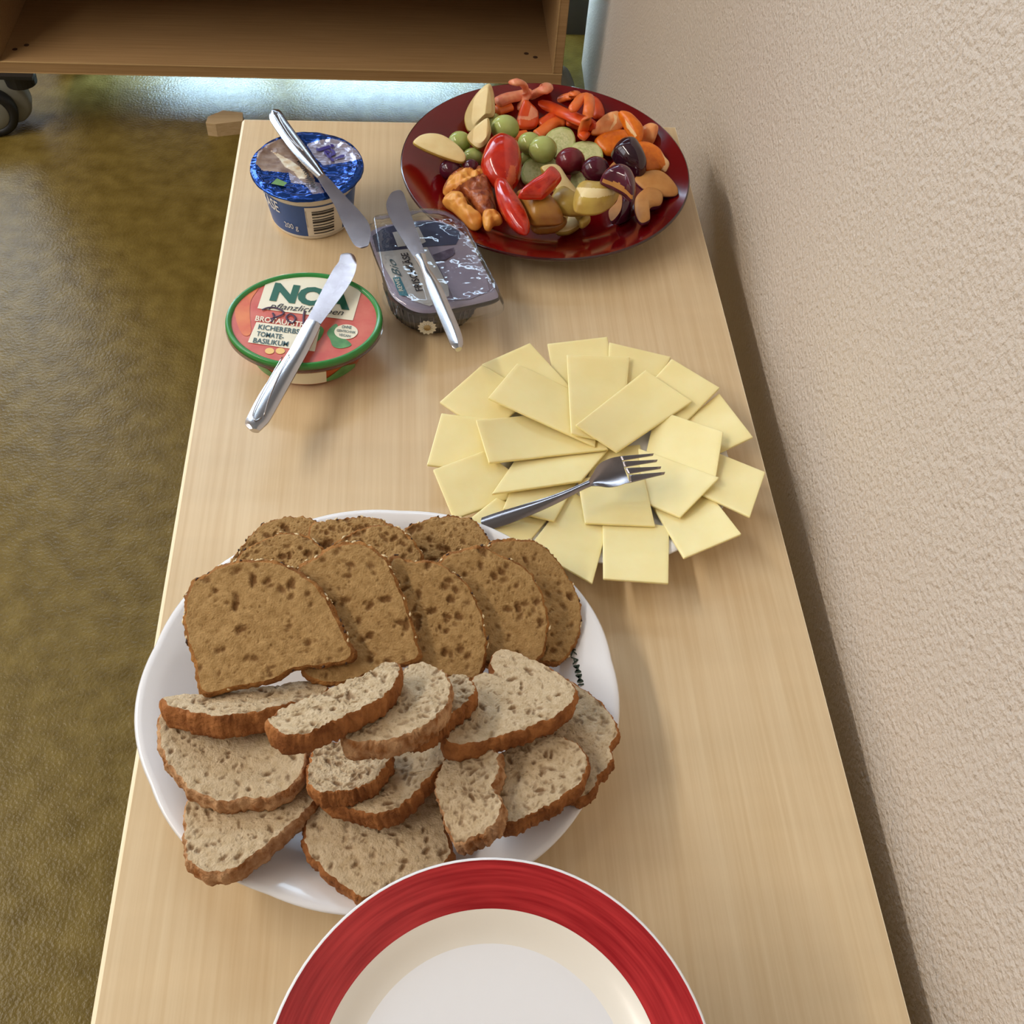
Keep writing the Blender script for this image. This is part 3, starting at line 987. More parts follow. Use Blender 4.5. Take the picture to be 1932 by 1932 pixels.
lid = mesh('printed_lid', *lathe([(0, NH * .955), (.5, NH * .955), (.93, NH * .955)], *NC, TZ, 120, rxs, rys), M['lid_red'], na_)
patch_px('orange_print', [TN(*p) for p in ((170, 640), (210, 560), (300, 470), (420, 390), (400, 450), (330, 560), (320, 700), (330, 880), (260, 900), (200, 800))], LZ, M['lid_orange'], lid, 40, .0003)
patch_px('cream_crest', [TN(*p) for p in ((470, 350), (640, 300), (860, 280), (1080, 300), (1250, 360), (1300, 385), (490, 350))], LZ, M['label_cream'], lid, 0, .0003)
patch_px('cream_label', [TN(*p) for p in ((490, 345), (395, 635), (1335, 755), (1415, 480), (1340, 395), (1100, 345))], LZ, M['label_cream'], lid, 0, .0004)
text_px('lettering', 'NOA', TN(515, 545), TN(1305, 640), TN(570, 385), LZ + .0008, M['teal_ink'], lid, .055)
text_px('lettering', 'pflanzlich leben', TN(505, 632), TN(1240, 705), TN(520, 575), LZ + .0008, M['dark_print'], lid, .0, .35)
text_px('lettering', 'BROTAUFSTRICH', TN(370, 755), TN(985, 840), TN(383, 705), LZ + .0008, M['label_cream'], lid, .02)
patch_px('cream_label', [TN(*p) for p in ((385, 770), (300, 970), (700, 1030), (960, 1060), (1010, 840))], LZ, M['label_cream'], lid, 0, .0004)
text_px('lettering', 'KICHERERBSE', TN(400, 838), TN(840, 893), TN(412, 790), LZ + .0008, M['slate_ink'], lid, .015)
text_px('lettering', 'TOMATE-', TN(382, 905), TN(650, 940), TN(394, 858), LZ + .0008, M['slate_ink'], lid, .015)
text_px('lettering', 'BASILIKUM', TN(348, 970), TN(692, 1010), TN(362, 922), LZ + .0008, M['slate_ink'], lid, .015)
patch_px('leaf_print', [TN(*p) for p in ((1080, 880), (1120, 820), (1180, 790), (1200, 900), (1280, 950), (1320, 1000), (1220, 1030), (1140, 1010), (1110, 940))], LZ, M['leaf'], lid, 40, .0003)
patch_px('leaf_print', [TN(*p) for p in ((900, 830), (990, 800), (1050, 850), (1000, 950), (930, 980), (910, 900))], LZ, M['leaf'], lid, 30, .0003)
patch_px('round_seal', [TN(*p) for p in ell_px(1268, 866, 116, 72)], LZ, M['label_cream'], lid, 0, .0005)
for s, a, b, u in (('OHNE', (1225, 830), (1320, 838), (1230, 800)), ('GENTECHNIK', (1175, 862), (1360, 884), (1180, 838)), ('VEGAN', (1195, 905), (1310, 922), (1200, 880))):
    text_px('lettering', s, TN(*a), TN(*b), TN(*u), LZ + .0009, M['slate_ink'], lid, .01)
for c in ((515, 1055), (620, 1055)):
    patch_px('chickpea_print', [TN(*p) for p in ell_px(*c, 46, 30)], LZ, M['chickpea'], lid, 0, .0004)
# marker scrawl over the label
for stroke in ([(440, 650), (500, 628), (570, 630), (640, 660), (650, 690), (580, 720), (520, 740)], [(545, 680), (560, 720), (530, 770)], [(700, 760), (680, 720), (720, 690), (770, 730), (740, 780), (700, 760)], [(860, 660), (850, 720), (850, 790)]):
    P = crom([TN(*p) for p in stroke], 24, closed=False)
    P3 = at(P[:, 0], P[:, 1], LZ + .0010)
    mesh('marker_scrawl', *tube(P3, .0008, 6, .3), M['marker'], lid)

# ------------------------------------------------------------------ tray of soft cheese with clear lid
TT = lambda zx, zy: (670 + zx * .17595, 340 + zy * .17595)
tzf = 0.585
fl_px = np.array([TT(*p) for p in ((158, 478), (280, 452), (400, 432), (640, 395), (800, 388), (960, 412), (1100, 475), (1210, 570), (1300, 720), (1420, 960), (1540, 1190), (1588, 1285), (1590, 1325), (1565, 1372), (1400, 1430), (1100, 1490), (800, 1530), (600, 1510), (450, 1460), (340, 1350), (262, 1180), (232, 1000), (190, 740), (158, 520))])
fl = at(fl_px[:, 0], fl_px[:, 1], tzf)[:, :2]
fl = crom(fl, 120)
if (fl[:, 0] * np.roll(fl[:, 1], -1) - np.roll(fl[:, 0], -1) * fl[:, 1]).sum() < 0:
    fl = fl[::-1]
tcx = centroid(fl)
ty = thing('soft_cheese_tray', (tcx[0], tcx[1], TZ), 'black leaf shaped tray of soft cheese under a clear crinkled lid', 'tub')


def loft(rows, closed_top=True, closed_bot=False):
    n = len(rows[0][0])
    V = np.concatenate([np.c_[r, np.full(n, z)] for r, z in rows])
    Fc = []
    for k in range(len(rows) - 1):
        Fc += [[k * n + i, k * n + (i + 1) % n, (k + 1) * n + (i + 1) % n, (k + 1) * n + i] for i in range(n)]
    if closed_top:
        c = len(V)
        V = np.vstack([V, [[*rows[-1][0].mean(0), rows[-1][1]]]])
        b = (len(rows) - 1) * n
        Fc += [[b + i, b + (i + 1) % n, c] for i in range(n)]
    if closed_bot:
        Fc.append(list(range(n))[::-1])
    return V, Fc


ang = np.linspace(0, 2 * math.pi, 120, endpoint=False)
a0 = math.atan2(fl[0, 1] - tcx[1], fl[0, 0] - tcx[0])
el = np.stack([tcx[0] + .006 + .037 * np.cos(ang + a0), tcx[1] - .003 + .0405 * np.sin(ang + a0)], -1)
S = lambda k: tcx + (fl - tcx) * k
E = lambda k: tcx + (el - tcx) * k
tp_px = np.array([TT(*p) for p in ((175, 600), (190, 560), (300, 508), (480, 468), (640, 448), (830, 440), (1000, 480), (1120, 552), (1210, 655), (1330, 880), (1430, 1070), (1498, 1195), (1480, 1240), (1300, 1290), (1010, 1350), (800, 1390), (640, 1370), (500, 1290), (400, 1190), (330, 1010), (250, 820))])
tp = crom(at(tp_px[:, 0], tp_px[:, 1], tzf)[:, :2], 120)
if (tp[:, 0] * np.roll(tp[:, 1], -1) - np.roll(tp[:, 0], -1) * tp[:, 1]).sum() < 0:
    tp = tp[::-1]
tpc = centroid(tp)
T_ = lambda k: tpc + (tp - tpc) * k
ec = np.array([0.0055, 0.6265])
a0 = math.atan2(tp[0, 1] - tpc[1], tp[0, 0] - tpc[0])
ell_ = np.stack([.0375 * np.cos(ang + a0), .0410 * np.sin(ang + a0)], -1)
E = lambda k: ec + ell_ * k
tray_rows = [(E(.88), TZ + .0005), (E(.95), TZ + .004), (E(1.0), TZ + .014), (E(1.06), tzf - .010), (T_(1.04), tzf - .006), (T_(1.07), tzf - .003), (T_(1.05), tzf - .001)]
tbd = mesh('tray', *loft(tray_rows, False, True), M['tray_black'], ty)
mesh('film', *loft([(T_(1.05), tzf - .001), (T_(1.02), tzf - .0004), (T_(1.0), tzf)], True), M['film_lilac'], ty)
flm = ty.children[-1]
FZ = tzf + .0003
patch_px('navy_band', [TT(*p) for p in ((185, 600), (300, 512), (480, 470), (640, 448), (830, 440), (1000, 478), (1110, 545), (1130, 600), (1080, 690), (800, 710), (600, 740), (230, 770))], FZ, M['film_navy'], flm, 0)
patch_px('film_label', [TT(*p) for p in ((240, 770), (770, 715), (870, 900), (1000, 1140), (1010, 1240), (800, 1350), (640, 1300), (520, 1230), (430, 1130), (330, 960))], FZ, M['film_label'], flm, 0, .0002)
patch_px('lilac_field', [TT(*p) for p in ((885, 900), (1010, 900), (1300, 860), (1400, 1010), (1440, 1180), (1250, 1270), (1060, 1290), (1000, 1140))], FZ, M['film_lilac'], flm, 0, .0003)
patch_px('dark_print', [TT(*p) for p in ((830, 800), (1060, 720), (1070, 790), (960, 860), (870, 860))], FZ, M['film_dark'], flm, 0, .0004)
patch_px('grey_tab', [TT(*p) for p in ((400, 560), (680, 500), (760, 660), (720, 680), (460, 715))], FZ, M['film_label'], flm, 0, .0004)
text_px('lettering', 'FRISCHKÄSE', TT(728, 1180), TT(560, 775), TT(650, 1190), FZ + .0008, M['dark_print'], flm, .012)
text_px('lettering', 'Bio', TT(500, 1030), TT(420, 850), TT(410, 1020), FZ + .0008, M['slate_ink'], flm, .0, .3)
patch_px('logo_box', [TT(*p) for p in ((405, 1045), (480, 1035), (575, 1245), (480, 1235), (440, 1150))], FZ, M['cyan_ink'], flm, 0, .0005)
text_px('lettering', 'REWE', TT(515, 1185), TT(465, 1050), TT(470, 1190), FZ + .0010, M['label_cream'], flm, .01)
# vertical print lines and daisy on the tray wall
lines = []
for k in range(46):
    i = (k * 120) // 46
    rows = [tray_rows[1], tray_rows[2], tray_rows[3]]
    P = np.array([np.r_[ec + (r[i] - ec) * 1.008, z] for r, z in rows])
    lines.append(tube(P, .00035, 4))
ln = mesh('printed_lines', *add(lines), M['tray_line'], tbd)
ln['kind'] = 'stuff'
dc = on_plane(np.array([806.]), np.array([617.]), np.array([0, .5845, 0]), np.array([0, -1., .0]))[0]
pet = []
for k in range(13):
    a = 2 * math.pi * k / 13
    c = np.array([math.cos(a), 0, math.sin(a)])
    s = np.array([-math.sin(a), 0, math.cos(a)])
    for q in (1,):
        P = np.array([dc + c * .0025 + s * .0004, dc + c * .0060 + s * .0016, dc + c * .0078, dc + c * .0060 - s * .0016, dc + c * .0025 - s * .0004])
        P[:, 1] = dc[1] - .0006
        pet.append((P, [[0, 1, 2, 3, 4]]))
for pv, pf in pet:
    mesh('petal', pv, pf, M['daisy'], tbd, smooth=False)
mesh('daisy_centre', *tube(np.array([dc + [0, -.0004, 0], dc + [0, -.0012, 0]]), .0028, 12), M['daisy_c'], tbd)
ltop = tzf + .013
lidc = mesh('clear_lid', *loft([(S(1.0), tzf - .006), (S(1.012), tzf - .003), (S(1.0), tzf + .001), (S(.955), tzf + .003), (S(.935), tzf + .009), (S(.90), ltop), (S(.87), ltop - .0012), (S(.84), ltop - .002), (S(.5), ltop - .0022)], True), M['clear_lid'], ty)

# ------------------------------------------------------------------ bread
def pores(uv, rmin, rmax, n, dmul, stretch=1.0, seed=0):
    r = np.random.default_rng(seed)
    lo, hi = uv.min(0), uv.max(0)
    d = np.zeros(len(uv))
    for _ in range(n):
        c = lo + r.random(2) * (hi - lo)
        R0 = rmin + (rmax - rmin) * r.random() ** 3
        a = r.random() * math.pi
        e = 1 + stretch * r.random()
        q = uv - c
        u_, v_ = q[:, 0] * math.cos(a) + q[:, 1] * math.sin(a), -q[:, 0] * math.sin(a) + q[:, 1] * math.cos(a)
        k = np.hypot(u_ / e, v_ * e ** .3) / R0
        k = k + .5 * vnoise(u_ * 900 + c[0] * 5e3, v_ * 900 + c[1] * 5e3)
        d = np.maximum(d, np.clip(1.15 - k, 0, .75) * R0 * dmul * (.5 + .5 * r.random()))
    return d


SLICE = {'n': 0}


def bread(name, px, gx, gy, thick, dark, label, bend=0.0, seeds=0, pct=93, z0=.585):
    SLICE['n'] += 1
    sd = SLICE['n'] * 17
    N, RG = 230, 56
    jn = np.random.default_rng(sd)

    def jit(n):
        s = np.linspace(0, 64, n, endpoint=False)
        amp = .0005 if dark else .0008
        return amp * (2 * vnoise(s * .9, s * 0 + sd) + vnoise(s * 2.3, s * 0 + sd + 7) * 1.4)
    store = {}

    def topf(rho, uv):
        if dark:
            d = pores(uv, .0004, .0028, 190, 1.0, .8, sd)
            d = np.maximum(d, pores(uv, .0003, .0008, 700, 1.2, 1.0, sd + 1))
        else:
            d = pores(uv, .0003, .0018, 360, 1.1, 1.3, sd)
            d = np.maximum(d, pores(uv, .0003, .0007, 800, 1.2, 1.2, sd + 1))
        edge = np.clip((1 - rho) / .03, 0, 1)
        store['pore'] = np.clip(d / .0013, 0, .9) * edge  # deeper pores get a darker colour, partly painted shade
        h = -d * edge + .0009 * vnoise(uv[:, 0] * 90 + sd, uv[:, 1] * 90) + .0005 * vnoise(uv[:, 0] * 320, uv[:, 1] * 320 + sd)
        return h - .0012 * np.clip((rho - .96) / .04, 0, 1) ** 2
    cheap = lambda rho, uv: np.zeros(len(rho))
    bf = (lambda q: bend * ((q[:, 0] / .04) ** 2) * .01) if bend else None

    def gen(z):
        V, Ft, Fs, nt, top, c0, n = ring_geo(px, gx, gy, 90, 10, thick, cheap, cheap, z, side=1, bend=bf)
        return V, np.arange(nt + 90, len(V))
    z = settle(gen, z0, pct)
    V, Ft, Fs, nt, top, c0, n = ring_geo(px, gx, gy, N, RG, thick, topf, cheap, z, side=6, jit=jit, bend=bf)
    # crust: roughen the side rows
    s0, s1 = nt, nt + 7 * N
    cc = V[s0:s1]
    ctr = V[0]
    dirv = cc - ctr
    dirv -= (dirv @ n)[:, None] * n
    dirv /= np.linalg.norm(dirv, axis=1)[:, None]
    ii = np.tile(np.arange(N), 7) * 64.0 / N
    jj = np.repeat(np.arange(7), N)
    V[s0:s1] += dirv * (.0011 * (vnoise(ii * 1.4, jj * .5 + sd) + vnoise(ii * 3.1, jj * 1.1 + sd + 3)))[:, None]
    root = thing(name, (ctr[0], ctr[1], float(V[:, 2].min())), label, 'bread', 'seeded dark bread slices' if dark else 'rye bread slices')
    ncr = 54                                   # rings that count as crumb
    kr = ncr * N + 1
    Fcr = [f for f in Ft if max(f) < kr]
    Fsd = [f for f in Ft if max(f) >= kr] + Fs
    Vc, Fc2 = compact(V, Fcr)
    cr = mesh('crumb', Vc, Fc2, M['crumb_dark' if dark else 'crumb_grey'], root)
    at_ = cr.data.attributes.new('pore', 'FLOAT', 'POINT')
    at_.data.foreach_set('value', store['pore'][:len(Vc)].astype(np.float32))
    k = 'crust_dark' if dark else ('flour' if sd % 3 == 0 else 'crust_grey')
    mesh('crust', *compact(V, Fsd), M[k], root)
    if seeds:
        for mm, cnt in (('seed', seeds), ('seed_dark', seeds // 2)):
            ps = []
            for _ in range(cnt):
                i = int(jn.integers(0, N))
                row = int(jn.integers(-1, 4))
                q = V[nt - N + i] if row < 0 else V[nt + row * N + i]
                if q[1] < ctr[1] - .01 and jn.random() < .6:
                    continue
                o_ = q - ctr
                o_ /= np.linalg.norm(o_)
                a = jn.normal(size=3)
                a /= np.linalg.norm(a)
                b = np.cross(a, o_)
                b /= np.linalg.norm(b)
                a = np.cross(o_, b)
                L, W2, H2 = .0017 + .0008 * jn.random(), .0009, .0006
                ps.append((np.array([q + a * L, q + b * W2, q - a * L, q - b * W2, q + o_ * H2 * 1.6, q - o_ * H2]),
                           [[0, 1, 4], [1, 2, 4], [2, 3, 4], [3, 0, 4], [1, 0, 5], [2, 1, 5], [3, 2, 5], [0, 3, 5]]))
            if ps:
                o = mesh('seeds', *add(ps), M[mm], root)
                o['kind'] = 'stuff'
                o['label'] = 'pale oat flakes and seeds on the crust' if mm == 'seed' else 'dark linseeds on the crust'
    pile.put(V[:nt])
    pile.put(V[nt:nt + N])
    return root


Z3 = lambda L: [(420 + x * .19669, 950 + y * .19669) for x, y in L]
Z4 = lambda L: [(740 + x * .19669, 960 + y * .19669) for x, y in L]

# seeded dark slices, from the undermost to the topmost
bread('bread_slice', [(505, 985), (545, 975), (585, 977), (602, 990), (600, 1030), (585, 1075), (520, 1095), (455, 1090), (436, 1060), (458, 1028), (478, 1004)], .0, .22, .009, True,
      'dark seeded slice hindmost of the fan, at the corner by the table edge', seeds=26)
bread('bread_slice', [(583, 998), (606, 984), (650, 977), (690, 975), (722, 982), (738, 1005), (735, 1050), (700, 1085), (620, 1090), (588, 1050)], .0, .22, .009, True,
      'dark seeded slice hindmost of the fan, below the bare middle of the back rim', seeds=16)
bread('bread_slice', [(764, 1000), (800, 982), (835, 974), (880, 976), (903, 990), (920, 1012), (934, 1040), (930, 1090), (860, 1110), (790, 1090), (768, 1050)], -.05, .25, .009, True,
      'dark seeded slice hindmost of the fan, touching the handle of the fork', seeds=20)
bread('bread_slice', [(926, 1025), (975, 1017), (1018, 1026), (1055, 1060), (1082, 1105), (1097, 1150), (1092, 1200), (1066, 1242), (1040, 1252), (980, 1230), (930, 1150), (918, 1070)], -.28, .30, .009, True,
      'dark seeded slice at the outer end of the fan beside the lettered rim', seeds=40)
bread('bread_slice', [(618, 1038), (650, 1012), (690, 996), (725, 990), (758, 1000), (785, 1028), (797, 1056), (790, 1110), (730, 1140), (650, 1130), (615, 1090)], .0, .32, .009, True,
      'dark seeded slice in the middle of the second row, behind the tall one', seeds=22)
bread('bread_slice', [(832, 1058), (866, 1040), (912, 1031), (942, 1047), (985, 1066), (1015, 1105), (1031, 1150), (1033, 1190), (1020, 1240), (960, 1265), (880, 1230), (838, 1140)], -.16, .34, .009, True,
      'dark seeded slice second from the lettered rim, a slit beside its crust', seeds=26)
bread('bread_slice', [(738, 1053), (780, 1060), (812, 1058), (848, 1074), (882, 1105), (905, 1150), (917, 1200), (914, 1250), (896, 1280), (820, 1270), (760, 1230), (738, 1140)], -.10, .36, .009, True,
      'dark seeded slice in the middle of the front row, narrow and tall', seeds=24)
bread('bread_slice', [(443, 1062), (470, 1032), (528, 1007), (570, 1010), (596, 1024), (612, 1046), (605, 1090), (570, 1130), (480, 1140), (440, 1100)], .03, .34, .009, True,
      'dark seeded slice with only its rounded top showing behind the largest slice', seeds=22)
bread('bread_slice', [(564, 1075), (590, 1055), (630, 1030), (668, 1022), (698, 1030), (730, 1060), (750, 1100), (772, 1160), (786, 1215), (794, 1238), (764, 1254), (700, 1272), (645, 1288), (590, 1284), (566, 1250), (575, 1190), (566, 1130)], -.03, .38, .009, True,
      'tall dark seeded slice in the front row beside the largest one', seeds=26)
bread('bread_slice', [(346, 1160), (358, 1105), (392, 1080), (440, 1060), (500, 1057), (550, 1072), (592, 1100), (625, 1145), (648, 1190), (665, 1238), (620, 1254), (560, 1262), (500, 1288), (440, 1298), (382, 1306), (366, 1250), (352, 1200)], .02, .40, .009, True,
      'largest dark seeded slice, topmost in the front row, with big round pores', seeds=30)

# rye slices, from the undermost to the topmost
bread('bread_slice', [(571, 1570), (580, 1530), (620, 1498), (700, 1480), (820, 1490), (841, 1560), (850, 1615), (800, 1645), (740, 1675), (683, 1692), (632, 1660), (598, 1630), (576, 1599)], .0, -.05, .013, False,
      'rye slice lying undermost, partly covered by the red rimmed plate')
bread('bread_slice', [(357, 1505), (347, 1560), (350, 1612), (368, 1635), (400, 1646), (440, 1641), (474, 1619), (525, 1575), (584, 1524), (592, 1494), (560, 1470), (455, 1470)], .05, -.22, .013, False,
      'rye slice overhanging the platter rim on the side of the open floor')
bread('bread_slice', [(1060, 1280), (1087, 1290), (1131, 1322), (1165, 1376), (1150, 1410), (1158, 1432), (1131, 1465), (1112, 1498), (1085, 1506), (1040, 1470), (1020, 1400), (1030, 1330)], .12, -.08, .013, False,
      'rye slice with a notched crust hanging over the rim below the lettering')
bread('bread_slice', [(955, 1412), (1038, 1386), (1087, 1400), (1110, 1434), (1098, 1473), (1058, 1507), (1004, 1536), (951, 1553), (925, 1500), (930, 1440)], .08, -.22, .013, False,
      'rye slice with a cleft near its crust, beside the narrow curled one')
bread('bread_slice', [(840, 1430), (890, 1412), (938, 1420), (941, 1450), (929, 1485), (946, 1512), (933, 1556), (892, 1580), (855, 1588), (835, 1536), (822, 1483)], .30, -.18, .013, False,
      'narrow curled rye slice with a broken bulge in its crust', bend=.6)
bread('bread_slice', [(650, 1478), (720, 1425), (800, 1395), (834, 1405), (845, 1434), (805, 1475), (766, 1512), (716, 1536), (674, 1532), (618, 1520), (598, 1500), (620, 1470)], .16, -.30, .013, False,
      'rye slice with a lumpy crust end in the middle of the second row', bend=.5)
bread('bread_slice', [(585, 1440), (601, 1405), (674, 1395), (725, 1405), (740, 1428), (712, 1468), (669, 1488), (635, 1492), (598, 1494), (580, 1475)], .06, -.28, .013, False,
      'small rye slice in shade beneath the two pale upper ones', bend=.6)
bread('bread_slice', [(304, 1352), (302, 1405), (323, 1453), (362, 1492), (421, 1514), (469, 1508), (523, 1505), (566, 1473), (580, 1424), (568, 1380), (503, 1345), (406, 1332), (333, 1338)], .0, -.14, .013, False,
      'broad rye slice by the open floor side with a crescent shaped hole', bend=.35)
bread('bread_slice', [(872, 1330), (892, 1278), (906, 1268), (931, 1266), (926, 1248), (931, 1232), (948, 1222), (990, 1235), (1038, 1259), (1082, 1288), (1087, 1312), (1058, 1346), (990, 1376), (917, 1398), (854, 1404), (838, 1388)], -.02, -.30, .013, False,
      'pale rye slice with a torn bite at its upper corner')
bread('bread_slice', [(790, 1310), (844, 1275), (875, 1272), (897, 1293), (888, 1317), (856, 1342), (820, 1375), (770, 1385), (760, 1350)], .05, -.34, .013, False,
      'small pale rye slice tucked beneath two others, mostly crust showing')
bread('bread_slice', [(740, 1278), (776, 1250), (815, 1252), (844, 1273), (850, 1312), (824, 1351), (771, 1383), (708, 1398), (650, 1395), (660, 1360), (700, 1310)], .02, -.36, .013, False,
      'pale rye slice third from the end of the upper row, with a flaky crumb')
bread('bread_slice', [(506, 1355), (552, 1325), (620, 1298), (678, 1273), (744, 1247), (755, 1270), (727, 1310), (659, 1347), (596, 1375), (550, 1388), (518, 1380)], .0, -.40, .013, False,
      'pale rye slice with a long even crust beside the end slice')
bread('bread_slice', [(303, 1317), (406, 1304), (503, 1293), (590, 1284), (617, 1293), (608, 1309), (532, 1330), (464, 1346), (406, 1350), (348, 1340)], .02, -.62, .014, False,
      'rye end slice turned nearly edge on, thick crust facing the viewer')

# ------------------------------------------------------------------ cheese
TC = lambda zx, zy: (780 + zx * .35197, 620 + zy * .35197)
CH = {'n': 0}


def cheese(cor, label, curl=0.0, notch=False):
    """Four corners in order round; a thin stiff sheet that drapes over what lies below."""
    CH['n'] += 1
    P = np.array([TC(*c) for c in cor])
    n = 18
    u, v = np.meshgrid(np.linspace(0, 1, n), np.linspace(0, 1, n), indexing='ij')
    u, v = u.ravel(), v.ravel()
    px = (P[0] * ((1 - u) * (1 - v))[:, None] + P[1] * (u * (1 - v))[:, None] + P[2] * (u * v)[:, None] + P[3] * ((1 - u) * v)[:, None])
    z = np.full(len(px), TZ + .02)
    th_ = .0022
    for _ in range(5):
        W = at(px[:, 0], px[:, 1], z)
        h = pile.get(W)
        sup = h > TZ + .004
        c = W[:, :2].mean(0)
        q = (W[:, :2] - c) / .04
        A = np.c_[np.ones(len(q)), q, q[:, 0] ** 2, q[:, 0] * q[:, 1], q[:, 1] ** 2]
        wt = np.where(sup, 1.0, 0.02)
        hh = np.where(sup, h, np.median(h[sup]) if sup.any() else TZ + .018)
        reg = np.diag([0, .02, .02, 1.2, 1.2, 1.2]) * len(q) * .05
        co = np.linalg.solve(A.T @ (A * wt[:, None]) + reg, A.T @ (wt * hh))
        zz = A @ co
        zz += np.percentile((h - zz), 94)
        z = zz
    z = z + .0002
    z += curl * ((u - .5) ** 2 + (v - .5) ** 2) * .01 + .0006 * vnoise(u * 3 + CH['n'] * 5, v * 3)
    W = at(px[:, 0], px[:, 1], z + th_)
    B = W.copy()
    B[:, 2] -= th_
    idx = np.arange(n * n).reshape(n, n)
    Fc = []
    keep = np.ones((n - 1, n - 1), bool)
    if notch:
        keep[-3:-1, -2:] = False
    for i in range(n - 1):
        for j in range(n - 1):
            if keep[i, j]:
                Fc.append([idx[i, j], idx[i + 1, j], idx[i + 1, j + 1], idx[i, j + 1]])
    Fb = [[a + n * n for a in f[::-1]] for f in Fc]
    edges = {}
    for f in Fc:
        for a, b in zip(f, f[1:] + f[:1]):
            if (b, a) in edges:
                del edges[(b, a)]
            else:
                edges[(a, b)] = 1
    Fs = [[b, a, a + n * n, b + n * n] for a, b in edges]
    V = np.vstack([W, B])
    Fa = Fc + Fb + Fs
    nn = np.cross(V[Fc[0][1]] - V[Fc[0][0]], V[Fc[0][2]] - V[Fc[0][0]])
    if nn[2] < 0:
        Fa = [f[::-1] for f in Fa]
    V, Fa = compact(V, Fa)
    o = mesh('cheese_slice', V, Fa, M['cheese'], loc=(W[:, 0].mean(), W[:, 1].mean(), float(B[:, 2].min())))
    md = o.modifiers.new('edge', 'BEVEL')
    md.width, md.segments, md.limit_method, md.angle_limit = .0006, 2, 'ANGLE', math.radians(50)
    pile.put(W, 2)
    return tag(o, label, 'cheese', 'fanned cheese slices')


cheese([(718, 80), (1040, 42), (1085, 300), (760, 320)], 'cheese slice pointing straight at the red dish, under the one with a torn corner')
cheese([(1050, 72), (1382, 150), (1260, 380), (1040, 330)], 'cheese slice of the outer ring with a rounded outer edge, toward the wall')
cheese([(365, 190), (625, 75), (860, 330), (600, 450)], 'cheese slice of the outer ring pointing at the black tray')
cheese([(140, 392), (368, 192), (640, 350), (410, 575)], 'cheese slice of the outer ring pointing at the green rimmed tub')
cheese([(150, 452), (72, 728), (400, 775), (480, 492)], 'cheese slice of the outer ring reaching furthest over the bare table middle')
cheese([(105, 755), (375, 655), (660, 860), (215, 1020)], 'cheese slice of the outer ring whose tip is just behind the dark bread')
cheese([(285, 1030), (445, 905), (720, 1020), (580, 1190)], 'cheese slice of the outer ring lying beneath the fork handle')
cheese([(960, 1365), (620, 1170), (850, 870), (1060, 1000)], 'cheese slice of the outer ring with its long side along the bread fan')
cheese([(1015, 1000), (1018, 1340), (1368, 1365), (1372, 1060)], 'cheese slice of the outer ring lying squarely toward the viewer')
cheese([(1270, 930), (1450, 1230), (1760, 1100), (1580, 870)], 'cheese slice of the outer ring pointing at the open table between platter and wall', .3)
cheese([(1530, 880), (1805, 1010), (1888, 768), (1620, 660)], 'cheese slice of the outer ring reaching the table edge by the wall', .3)
cheese([(1640, 345), (1822, 580), (1520, 720), (1420, 520)], 'cheese slice of the outer ring above the bit of bare white plate')
cheese([(1385, 160), (1643, 315), (1440, 520), (1200, 370)], 'cheese slice of the outer ring half under the topmost slice')
cheese([(1300, 430), (1662, 552), (1622, 800), (1240, 700)], 'cheese slice of the inner ring beside the wall, under two others')
cheese([(980, 650), (1215, 620), (1270, 880), (900, 900)], 'cheese slice in the centre beneath the fork head')
cheese([(1205, 640), (1640, 797), (1432, 1010), (1240, 930)], 'cheese slice of the inner ring that the fork tines point across')
cheese([(755, 1030), (480, 965), (570, 740), (905, 770)], 'cheese slice with one pale corner peeping out beneath the fork handle')
cheese([(880, 800), (1235, 780), (1297, 1058), (920, 1040)], 'cheese slice of the inner ring toward the viewer below the fork head', -.2)
cheese([(420, 885), (560, 680), (1050, 640), (900, 815)], 'cheese slice of the inner ring along the back of the fork handle')
cheese([(335, 488), (900, 440), (1045, 645), (405, 718)], 'cheese slice of the inner ring with a long curved lower edge', .2)
cheese([(400, 370), (555, 185), (1000, 400), (975, 630)], 'cheese slice of the inner ring second from the topmost, pointing at the tubs')
cheese([(822, 138), (1160, 150), (1120, 620), (845, 560)], 'cheese slice with a torn corner, pointing straight at the red dish', .0, True)
cheese([(1245, 220), (1495, 388), (1090, 660), (870, 515)], 'topmost cheese slice of the fan, its whole face uncovered')


